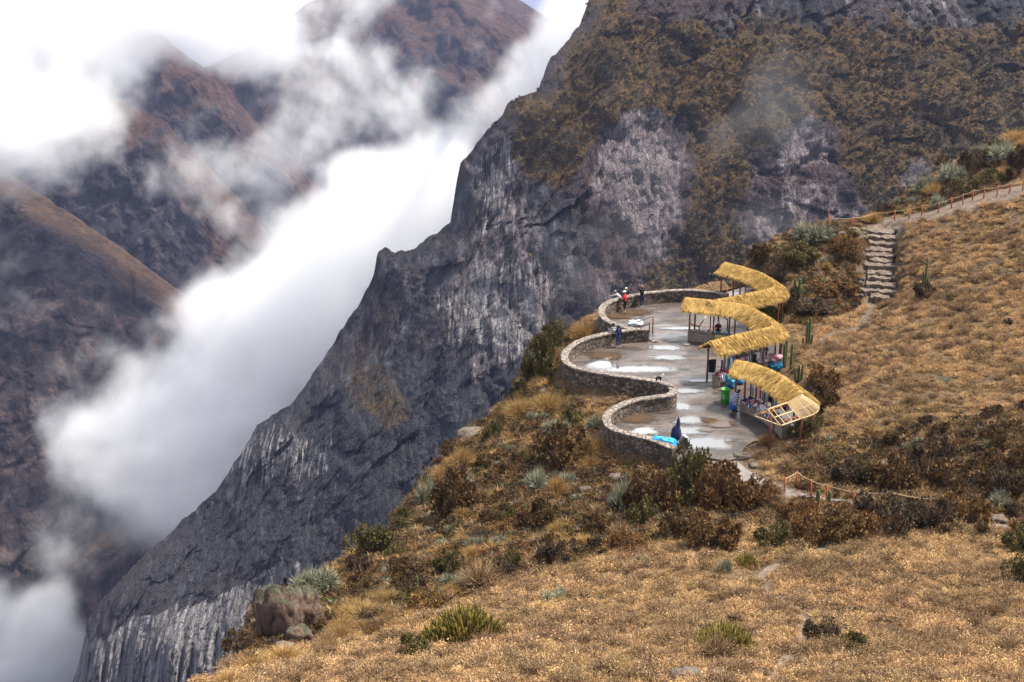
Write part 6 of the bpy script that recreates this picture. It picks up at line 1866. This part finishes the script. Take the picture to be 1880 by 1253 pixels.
SPEC = [
 ('olive', 1255, 915, 105, 100, 'tall shrub with olive top directly below the wall end'),
 ('brown', 1205, 950, 120, 95, 'big brown shrub left of the tall olive-topped one'),
 ('rust', 1322, 940, 120, 95, 'big rust brown shrub just left of the wet path'),
 ('rust', 1388, 938, 85, 66, 'rust shrub at the wet path, right of the biggest rust one'),
 ('brown', 1265, 985, 95, 62, 'brown shrub in front of the tall olive-topped one'),
 ('rust', 1310, 1005, 95, 66, 'rust shrub in the hollow before the crest'),
 ('olive', 1412, 1002, 82, 50, 'round olive shrub on the crest below the rope fence'),
 ('rust', 1462, 962, 80, 52, 'rust shrub at the foot of the first fence post'),
 ('rust', 1490, 992, 92, 56, 'rust shrub left of the green column cactus on the crest'),
 ('rust', 1560, 985, 100, 54, 'rust shrub right of the green column cactus on the crest'),
 ('dark', 1625, 982, 135, 82, 'largest dark twiggy shrub in front of the short rope fence'),
 ('brown', 1545, 998, 90, 55, 'low brown shrub at the front of the crest thicket'),
 ('dark', 1722, 968, 88, 62, 'dark twiggy shrub past the end of the short rope'),
 ('rust', 1772, 962, 85, 58, 'rust shrub at the right end of the crest thicket'),
 ('silver', 1832, 930, 62, 36, 'silvery plant beside the path near the right edge'),
 ('dark', 1548, 888, 80, 52, 'dark shrub above the path behind the short rope fence'),
 ('olive', 1578, 890, 72, 48, 'yellowish olive shrub among dark ones above the path'),
 ('brown', 1640, 902, 100, 66, 'brown shrub above the path right of the yellowish olive one'),
 ('dark', 1700, 885, 110, 72, 'wide dark shrub on the bank above the path'),
 ('brown', 1765, 905, 100, 58, 'low brown shrub at the path, under the wide dark one'),
 ('dark', 1732, 848, 62, 48, 'small dark shrub highest on the bank above the path'),
 ('dark', 1850, 905, 95, 62, 'dark shrub above the path at the right edge'),
 ('brown', 1815, 870, 90, 50, 'brown shrub on the bank left of the right edge'),
 ('brown', 1868, 862, 70, 46, 'brown shrub on the bank cut by the right edge'),
 ('olive', 1866, 1010, 72, 56, 'olive shrub at the right edge on the foreground slope'),
 ('olive', 1876, 1082, 70, 62, 'yellowish olive shrub cut by the right edge, lower down'),
 ('finger', 1330, 1192, 125, 62, 'cushion cactus beside the trail in the foreground grass'),
 ('finger', 850, 1182, 142, 84, 'largest cushion cactus, in the lower left foreground'),
 ('olive', 768, 1203, 76, 46, 'round dark olive shrub left of the largest cushion cactus'),
 ('tuft', 1318, 1215, 90, 62, 'dry brown bush in front of the cushion cactus by the trail'),
 ('finger', 1372, 1040, 50, 28, 'small cushion cactus near the top of the trail'),
 ('silver', 1328, 1052, 34, 36, 'small upright silvery plant left of the small cushion cactus'),
 ('silver', 1184, 1038, 38, 24, 'small silvery rosette alone on the grass below the thicket'),
 ('tuft', 1248, 1055, 52, 28, 'dark dry shrublet right of the lone silvery rosette'),
 ('silver', 1012, 1100, 62, 24, 'flat silvery green plant in the left foreground grass'),
 ('dark', 1505, 1182, 95, 46, 'low dark twiggy shrub right of the trail in the foreground'),
 ('olive', 1568, 1196, 64, 38, 'low grey olive shrub beside the low dark twiggy one'),
 ('olive', 988, 702, 88, 105, 'tall olive shrub on the cliff edge left of the middle bay'),
 ('olive', 1022, 640, 50, 50, 'olive shrub on the cliff edge left of the far bay'),
 ('gold', 1072, 622, 52, 50, 'golden tussock at the foot of the far bay wall'),
 ('gold', 1008, 752, 62, 46, 'golden tussock below the middle bay wall'),
 ('gold', 960, 762, 60, 44, 'golden tussock on the cliff edge under the tall olive shrub'),
 ('olive', 1048, 785, 56, 38, 'yellowish olive shrub left of the near bay wall'),
 ('silver', 1022, 800, 52, 36, 'silvery plant left of the yellowish olive shrub'),
 ('silver', 1090, 790, 50, 40, 'silvery plant touching the near bay wall'),
 ('gold', 1082, 838, 62, 58, 'tall golden tussock below the near bay wall'),
 ('brown', 1030, 852, 108, 72, 'big dark brown shrub on the slope left of the tall golden tussock'),
 ('olive', 905, 808, 66, 46, 'olive shrub on the cliff edge in line with the near bay'),
 ('silver', 985, 900, 66, 60, 'large silvery plant in the middle of the left slope'),
 ('gold', 1022, 905, 46, 44, 'golden tussock right of the large silvery plant'),
 ('gold', 850, 856, 52, 50, 'golden tussock on the cliff edge by dark rocks'),
 ('gold', 812, 880, 36, 36, 'small bright golden tussock on the cliff edge'),
 ('brown', 835, 945, 112, 82, 'big dark brown shrub near the cliff edge, lower left slope'),
 ('silver', 778, 925, 50, 62, 'silvery plant with golden grass on the cliff edge'),
 ('olive', 742, 968, 60, 38, 'olive shrub on the cliff edge left of the big dark brown one'),
 ('olive', 680, 1022, 95, 56, 'wide pale olive shrub on the cliff edge'),
 ('brown', 985, 968, 76, 60, 'brown shrub below the large silvery plant'),
 ('silver', 1148, 938, 92, 66, 'large silvery grey plant left of the big brown shrub'),
 ('olive', 1178, 965, 72, 54, 'olive shrub in front of the large silvery grey plant'),
 ('olive', 928, 1052, 60, 50, 'olive shrub low on the left slope'),
 ('olive', 822, 1058, 62, 46, 'yellowish olive shrub above the largest cushion cactus'),
 ('tuft', 882, 1086, 104, 68, 'broad dry brown bush above the largest cushion cactus'),
 ('silver', 842, 1080, 66, 40, 'pale silvery plant beside the broad dry brown bush'),
 ('silver', 872, 1010, 40, 30, 'small silvery plant above the yellowish olive shrub'),
 ('silver', 912, 1006, 46, 28, 'small silvery plant touching the low olive shrub'),
 ('brown', 1085, 985, 70, 42, 'low brown shrub in the hollow of the left slope'),
 ('rust', 1150, 1012, 70, 44, 'rust shrub at the lower end of the left thicket'),
 ('gold', 668, 1136, 66, 42, 'golden tussock on the rise right of the boulder'),
 ('gold', 712, 1112, 62, 40, 'golden tussock next uphill along the rise'),
 ('gold', 630, 1160, 56, 36, 'golden tussock next downhill along the rise'),
 ('gold', 574, 1128, 34, 44, 'bright golden tussock against the boulder'),
 ('tuft', 600, 1192, 58, 42, 'dark dry shrublet below the boulder'),
 ('rust', 780, 1122, 80, 42, 'dense rust shrub above the golden rise'),
 ('silver', 578, 1092, 100, 58, 'big silvery rosette plant on top of the boulder ledge'),
 ('silver', 552, 1106, 48, 46, 'smaller green rosette hanging from the boulder ledge'),
 ('silver', 432, 1212, 60, 36, 'silvery rosette plant on the bottom left edge'),
 ('rust', 402, 1242, 92, 38, 'low rust shrub on the bottom left edge'),
 ('gold', 462, 1232, 66, 40, 'golden tussock near the bottom left edge'),
 ('gold', 520, 1216, 66, 44, 'golden tussock below the boulder foot'),
 ('gold', 420, 1262, 70, 40, 'lowest golden tussock at the bottom left corner of the slope'),
 ('silver', 1492, 446, 86, 52, 'large silvery rosette plant crowning the hillock'),
 ('olive', 1462, 478, 84, 36, 'dark olive shrub under the hillock crown'),
 ('brown', 1392, 488, 56, 40, 'brown shrub at the left end of the hillock'),
 ('dark', 1425, 520, 56, 42, 'dark shrub behind the farthest shelter'),
 ('dark', 1446, 572, 60, 44, 'dark shrub right of the farthest shelter bend'),
 ('olive', 1412, 596, 66, 52, 'olive shrub between the two farther shelters'),
 ('dark', 1492, 574, 95, 28, 'wide dark shrub at the foot of the hillock'),
 ('rust', 1530, 540, 80, 28, 'rust shrub on the hillock left of the steps'),
 ('rust', 1562, 470, 54, 42, 'rust shrub near the top of the steps'),
 ('dark', 1700, 548, 56, 32, 'dark shrub at the foot of the column cactus right of the steps'),
 ('brown', 1510, 748, 72, 50, 'brown shrub behind the nearest shelter'),
 ('rust', 1512, 712, 60, 42, 'rust shrub above the brown one behind the nearest shelter'),
 ('olive', 1478, 795, 72, 38, 'pale olive shrub at the lower post of the nearest shelter'),
 ('gold', 1410, 816, 36, 28, 'straw tussock by the lowest shelter post'),
 ('tuft', 1445, 866, 58, 34, 'dry shrublet on the bank below the nearest shelter'),
 ('tuft', 1502, 850, 52, 36, 'dry shrublet right of the other on the bank below the shelter'),
 ('tuft', 1576, 688, 44, 24, 'dry shrublet alone on the slope right of the column cacti'),
 ('tuft', 1672, 745, 52, 28, 'dry shrublet in the middle of the right slope'),
 ('dark', 1655, 362, 66, 52, 'dark shrub at the cliff end of the upper ridge'),
 ('silver', 1702, 352, 64, 38, 'silvery plant right of the dark shrub on the upper ridge'),
 ('silver', 1745, 335, 62, 44, 'silvery plant in the middle of the upper ridge'),
 ('dark', 1788, 315, 58, 46, 'round black-brown shrub on the upper ridge'),
 ('silver', 1832, 298, 66, 48, 'silvery plant near the right end of the upper ridge'),
 ('dark', 1872, 310, 56, 48, 'dark shrub at the right end of the upper ridge'),
 ('gold', 1868, 262, 56, 34, 'golden tussock highest on the upper ridge'),
 ('silver', 1722, 382, 52, 32, 'silvery plant beside the upper rope fence'),
 ('olive', 1775, 358, 66, 34, 'olive shrub behind the upper rope fence'),
 ('gold', 1604, 408, 36, 26, 'golden tussock at the left end of the upper rope fence'),
 ('olive', 1820, 340, 60, 30, 'olive shrub behind the upper fence near the right edge'),
 ('gold', 1240, 541, 42, 16, 'golden tussock showing over the far wall'),
]
for k, x, y, w, h, lab in SPEC: plant_px(k, x, y, w, h, lab)
# the many smaller ones between them
def fill(n, zone, kinds, wr, seed, words, mind=.75):
    r = random.Random(seed); c = 0; tries = 0
    z = np.array(zone, float)
    x0, y0 = z.min(0); x1, y1 = z.max(0)
    while c < n and tries < n * 40:
        tries += 1
        x = r.uniform(x0, x1); y = r.uniform(y0, y1)
        if polysd(np.array([[x, y]]), zone)[0] < 4: continue
        p = hit(x, y)
        if HM('floor', p[0], p[1]) > .02 or HM('path', p[0], p[1]) > .2 or HM('out', p[0], p[1]) > 1.5 or HM('stair', p[0], p[1]) > .2: continue
        w = r.uniform(*wr)
        if any((p[0] - a) ** 2 + (p[1] - b) ** 2 < (mind * (w / 2 + q)) ** 2 for a, b, q in PLACED): continue
        k = r.choices([a for a, _ in kinds], [b for _, b in kinds])[0]
        hh = w * {'gold': .75, 'silver': .55, 'finger': .5, 'tuft': .6}.get(k, .62) * r.uniform(.8, 1.2)
        plant(k, p, w, hh, 'smaller ' + WORDS[k] + ' ' + words, WORDS[k] + 's ' + words)
        c += 1
    return c
nf = 0
nf += fill(100, SCRUB_PX, [('brown', 4), ('rust', 2), ('dark', 3), ('olive', 2.4), ('gold', 3), ('silver', 2), ('tuft', 4)], (.8, 1.9), 1, 'on the steep slope below the terrace', .62)
nf += fill(12, SCRUB2_PX, [('brown', 2), ('rust', 1), ('dark', 2), ('olive', 1), ('gold', 1), ('tuft', 6)], (.6, 1.2), 2, 'on the hillock left of the steps', .7)
nf += fill(26, SCRUB3_PX, [('brown', 3), ('dark', 3), ('olive', 2), ('gold', 3), ('silver', 4)], (1.0, 2.0), 3, 'on the ridge above the upper path', .6)
nf += fill(14, [(1440, 940), (1900, 930), (1900, 985), (1440, 1000)], [('rust', 3), ('brown', 3), ('dark', 2)], (1.0, 1.8), 4, 'in the thicket along the crest', .55)
nf += fill(14, [(1520, 800), (1900, 740), (1900, 910), (1540, 890)], [('brown', 3), ('dark', 3), ('tuft', 2)], (1.0, 1.9), 5, 'on the bank above the wet path', .6)
nf += fill(26, [(1440, 600), (1900, 400), (1900, 780), (1500, 830)], [('tuft', 5), ('dark', .6), ('olive', .5), ('silver', .4)], (.5, 1.0), 6, 'scattered over the right slope', 1.5)
nf += fill(34, [(620, 1190), (900, 1100), (1300, 1010), (1880, 1000), (1880, 1253), (560, 1253)], [('tuft', 6), ('dark', .8), ('olive', .5), ('gold', .7)], (.35, .8), 7, 'scattered over the foreground grass', 1.8)
nf += fill(12, [(590, 1215), (640, 1130), (800, 1070), (880, 1090), (640, 1200), (460, 1253)], [('gold', 4), ('tuft', 3), ('rust', 1)], (.7, 1.4), 8, 'along the rise above the boulder', .7)
print('filled', nf)

# column cacti
def m_col():
    m = NT('column_cactus', .75, .3)
    n = m.noise(m.pos(True), 6, 4, .6)
    m.col(m.ramp(n, (.3, (.045, .060, .020)), (.7, (.14, .155, .055)))); m.bump(n, .4, .02)
    return m.m
M_COLC = m_col()
def cactus(px, py, cols, label):
    p = hit(px, py); sc = F / math.hypot(p[1], CAMZ - p[2])
    t = thing('column_cactus', label, 'cactus', (p[0], p[1], p[2] - .05), 0, 'column cacti')
    del t['group']
    for dx, dy, hpx, r in cols:
        h = hpx / sc * 1.05; x0 = dx / sc
        q = MB(); n = 16; a = np.arange(n) / n * 6.283
        pr = [(0, .8), (.06, 1), (.3, 1.05), (.6, 1.0), (.85, .95), (.95, .75), (.99, .4), (1.0, .05)]
        vs = []
        for z, k in pr:
            rr = r * k * (1 + .13 * np.cos(8 * a))
            vs.append(np.stack([x0 * (1 - .35 * (1 - z) ** 2) + np.cos(a) * rr, dy + np.sin(a) * rr, np.full(n, z * h)], -1))
        q.add(np.vstack(vs), [(k * n + i, k * n + (i + 1) % n, (k + 1) * n + (i + 1) % n, (k + 1) * n + i) for k in range(len(pr) - 1) for i in range(n)] + [tuple(range((len(pr) - 1) * n, len(pr) * n))])
        q.build('stem', M_COLC, t, True)
cactus(1482, 638, [(-2, 0, 50, .10), (3, .1, 56, .10), (8, 0, 26, .08), (-8, .1, 18, .07)], 'column cactus with two tall stems right of the middle shelter bend')
cactus(1440, 676, [(-2, 0, 46, .10), (2, .1, 58, .085)], 'column cactus with two close stems at the right edge of the terrace')
cactus(1452, 678, [(0, 0, 48, .085)], 'single slim column cactus just right of the close pair')
cactus(1466, 702, [(-8, 0, 28, .08), (0, .1, 32, .08), (6, 0, 34, .08)], 'column cactus with three short stems behind the nearest shelter')
cactus(1464, 545, [(-6, 0, 34, .12), (3, 0, 34, .12), (8, .2, 16, .1), (-1, .2, 20, .1)], 'stout column cactus on the hillock behind the farthest shelter')
cactus(1697, 538, [(0, 0, 64, .085), (-4, .1, 40, .07), (5, .1, 28, .07)], 'tall thin column cactus right of the steps')
cactus(1499, 950, [(0, 0, 54, .11)], 'single green column cactus in front of the short rope fence')
cactus(1520, 946, [(0, 0, 48, .10)], 'slightly shorter column cactus right of the single green one')
cactus(766, 1092, [(0, 0, 38, .07), (-4, .1, 22, .06)], 'thin dark column cactus low on the left slope')

# the boulder at the cliff edge
def m_boulder():
    m = NT('boulder_rock', .95, .2)
    p = m.pos(); n = m.noise(p, .9, 6, .6); n2 = m.noise(m.scaled(p, (3, 3, 1.2)), 1, 7, .7, .6)
    c = m.ramp(n2, (.3, (.05, .034, .027)), (.5, (.15, .100, .078)), (.7, (.26, .185, .145)))
    geo = m.n('ShaderNodeNewGeometry'); sx = m.n('ShaderNodeSeparateXYZ'); m.l(geo.outputs['Normal'], sx.inputs[0])
    f = m.math('MULTIPLY', m.math('ADD', sx.outputs[2], m.math('MULTIPLY', n, 1.4)), 0.5)
    c = m.mix(m.ramp(f, (.66, 0.), (.76, 1.)), c, m.ramp(n2, (.35, (.035, .036, .022)), (.65, (.12, .122, .08))))
    c = m.mix(m.ramp(m.noise(m.scaled(p, (1, 1, .5)), 1.2, 5, .6, 1.0), (.56, 0.), (.62, .75)), c, (.035, .024, .018))
    m.col(c); m.bump(n2, 1, .25)
    return m.m
M_BOULD = m_boulder()
def boulder(c, r, seed, label, mat, name='boulder', rings=26, jit=.42):
    q = MB().ball((0, 0, 0), r, 0, 40, rings, 0, seed)
    v = q.v[0]; n = unit(v / np.array(r))
    k = 1 + jit * fbm(n + seed * 5.1, .9, 3) + .18 * fbm(n + seed, .25, 3, ridged=True)
    e = np.abs(n) ** .0
    v1, e1 = cells(n * 1.0 + seed, .75); k = k + .10 * v1 + .10 * fbm(n + seed * 2, .35, 3)
    q.v[0] = np.sign(n) * np.abs(n) ** .78 * np.array(r) * .93 * k[:, None]
    o = q.build(name, mat, None, True, V(c))
    return tag(o, label, 'rock')
def bpx(x, y, Y, r, seed, label, mat=None):
    boulder(P(x, y, Y), r, seed, label, mat or M_ROCKT, 'boulder')
bpx(512, 1130, 55.4, (1.0, .9, 1.45), 3, 'large pinkish boulder with lichen top jutting out at the cliff edge', M_BOULD)
bpx(560, 1126, 56.2, (.75, .75, 1.05), 4, 'darker boulder behind the large pinkish one', M_BOULD)
bpx(548, 1168, 54.2, (.55, .5, .5), 5, 'low rock at the foot of the large pinkish boulder', M_BOULD)
for k, (x, y, w, lab) in enumerate([(520, 1196, .5, 'mossy rock lying on the slope below the big boulder'), (866, 803, .9, 'dark rock on the cliff edge left of the olive shrub'), (798, 905, .45, 'small grey rock on the cliff edge among golden grass'),
                                  (655, 1010, .5, 'dark rock on the cliff edge by the pale olive shrub'), (1260, 1250, .55, 'lichened rock at the bottom edge left of the trail'), (1320, 1240, .35, 'small rock right of the lichened one at the bottom edge'), (1565, 425, .5, 'rock at the foot of the second upper fence post'), (1545, 432, .4, 'rock under the hillock end of the upper rope'),
                                  (1590, 428, .45, 'rock left of the top step'), (1650, 425, .4, 'rock right of the top step'), (1706, 408, .32, 'small rock on the upper footpath'), (1830, 958, .55, 'grey rock on the wet path near the right edge'), (1780, 962, .3, 'small grey rock left of the other on the wet path'),
                                  (1362, 842, .5, 'rock beside the terrace exit'), (1385, 858, .35, 'small rock below the one at the terrace exit'), (1130, 880, .5, 'dark rock on the slope under the near bay wall'), (1075, 905, .45, 'dark rock left of the other under the near bay wall')]):
    p = hit(x, y); boulder(p + [0, 0, w * .1], (w, w * .8, w * .55), 20 + k, lab, M_ROCKT, 'rock', 14)

# dark dead flower stalks standing out over the void
def stalk(x, y, Y, h, ln, heads, label):
    p = P(x, y, Y); gz = float(H(p[0], p[1])); p[2] = max(gz, p[2] - .6)
    t = thing('dead_flower_stalk', label, 'plant', p)
    e = np.array([ln * h, 0, h])
    q = MB().tube([(0, 0, -.3), e * .5 + [0, 0, .05], e], [.022, .018, .012], 6); q.build('stem', ML['twig'], t)
    for k in range(heads):
        MB().ball(e * (1 - .2 * k) + [.05 * (-1) ** k, 0, 0], (.09, .09, .14), 0, 9, 7, .7, k).build('seed_head', DARKHAIR, t)
for k, a in enumerate([(932, 730, 98.3, 1.0, -.5, 2, 'dead flower stalk leaning left on the cliff edge'), (935, 742, 98, .7, -.9, 1, 'short dead flower stalk below the leaning one on the cliff edge'), (800, 858, 87.6, .8, -.4, 2, 'dead flower stalk above the small golden tussock'),
                       (792, 868, 87, .5, -1.2, 1, 'dead flower stalk pointing out over the void'), (532, 1080, 62.5, .8, -.3, 3, 'three-headed dead stalk over the boulder')]): stalk(*a)

# ================================================================== the air
def haze():
    m = bpy.data.materials.new('haze'); m.use_nodes = True; t = m.node_tree; t.nodes.clear()
    o = t.nodes.new('ShaderNodeOutputMaterial'); v = t.nodes.new('ShaderNodeVolumePrincipled')
    v.inputs['Color'].default_value = (.52, .62, 1.0, 1); v.inputs['Density'].default_value = HAZE_D; v.inputs['Anisotropy'].default_value = .2
    t.links.new(v.outputs[0], o.inputs['Volume'])
    x0, x1, y0, y1, z0, z1 = -15000, 15000, -9000, 17000, -1400, 420
    vs = [(x, y, z) for z in (z0, z1) for y in (y0, y1) for x in (x0, x1)]
    me = bpy.data.meshes.new('haze'); me.from_pydata(vs, [], [(0, 2, 3, 1), (4, 5, 7, 6), (0, 1, 5, 4), (1, 3, 7, 5), (3, 2, 6, 7), (2, 0, 4, 6)]); me.materials.append(m)
    ob = link('haze', me); ob['kind'] = 'stuff'
HAZE_D = 0.00005
haze()
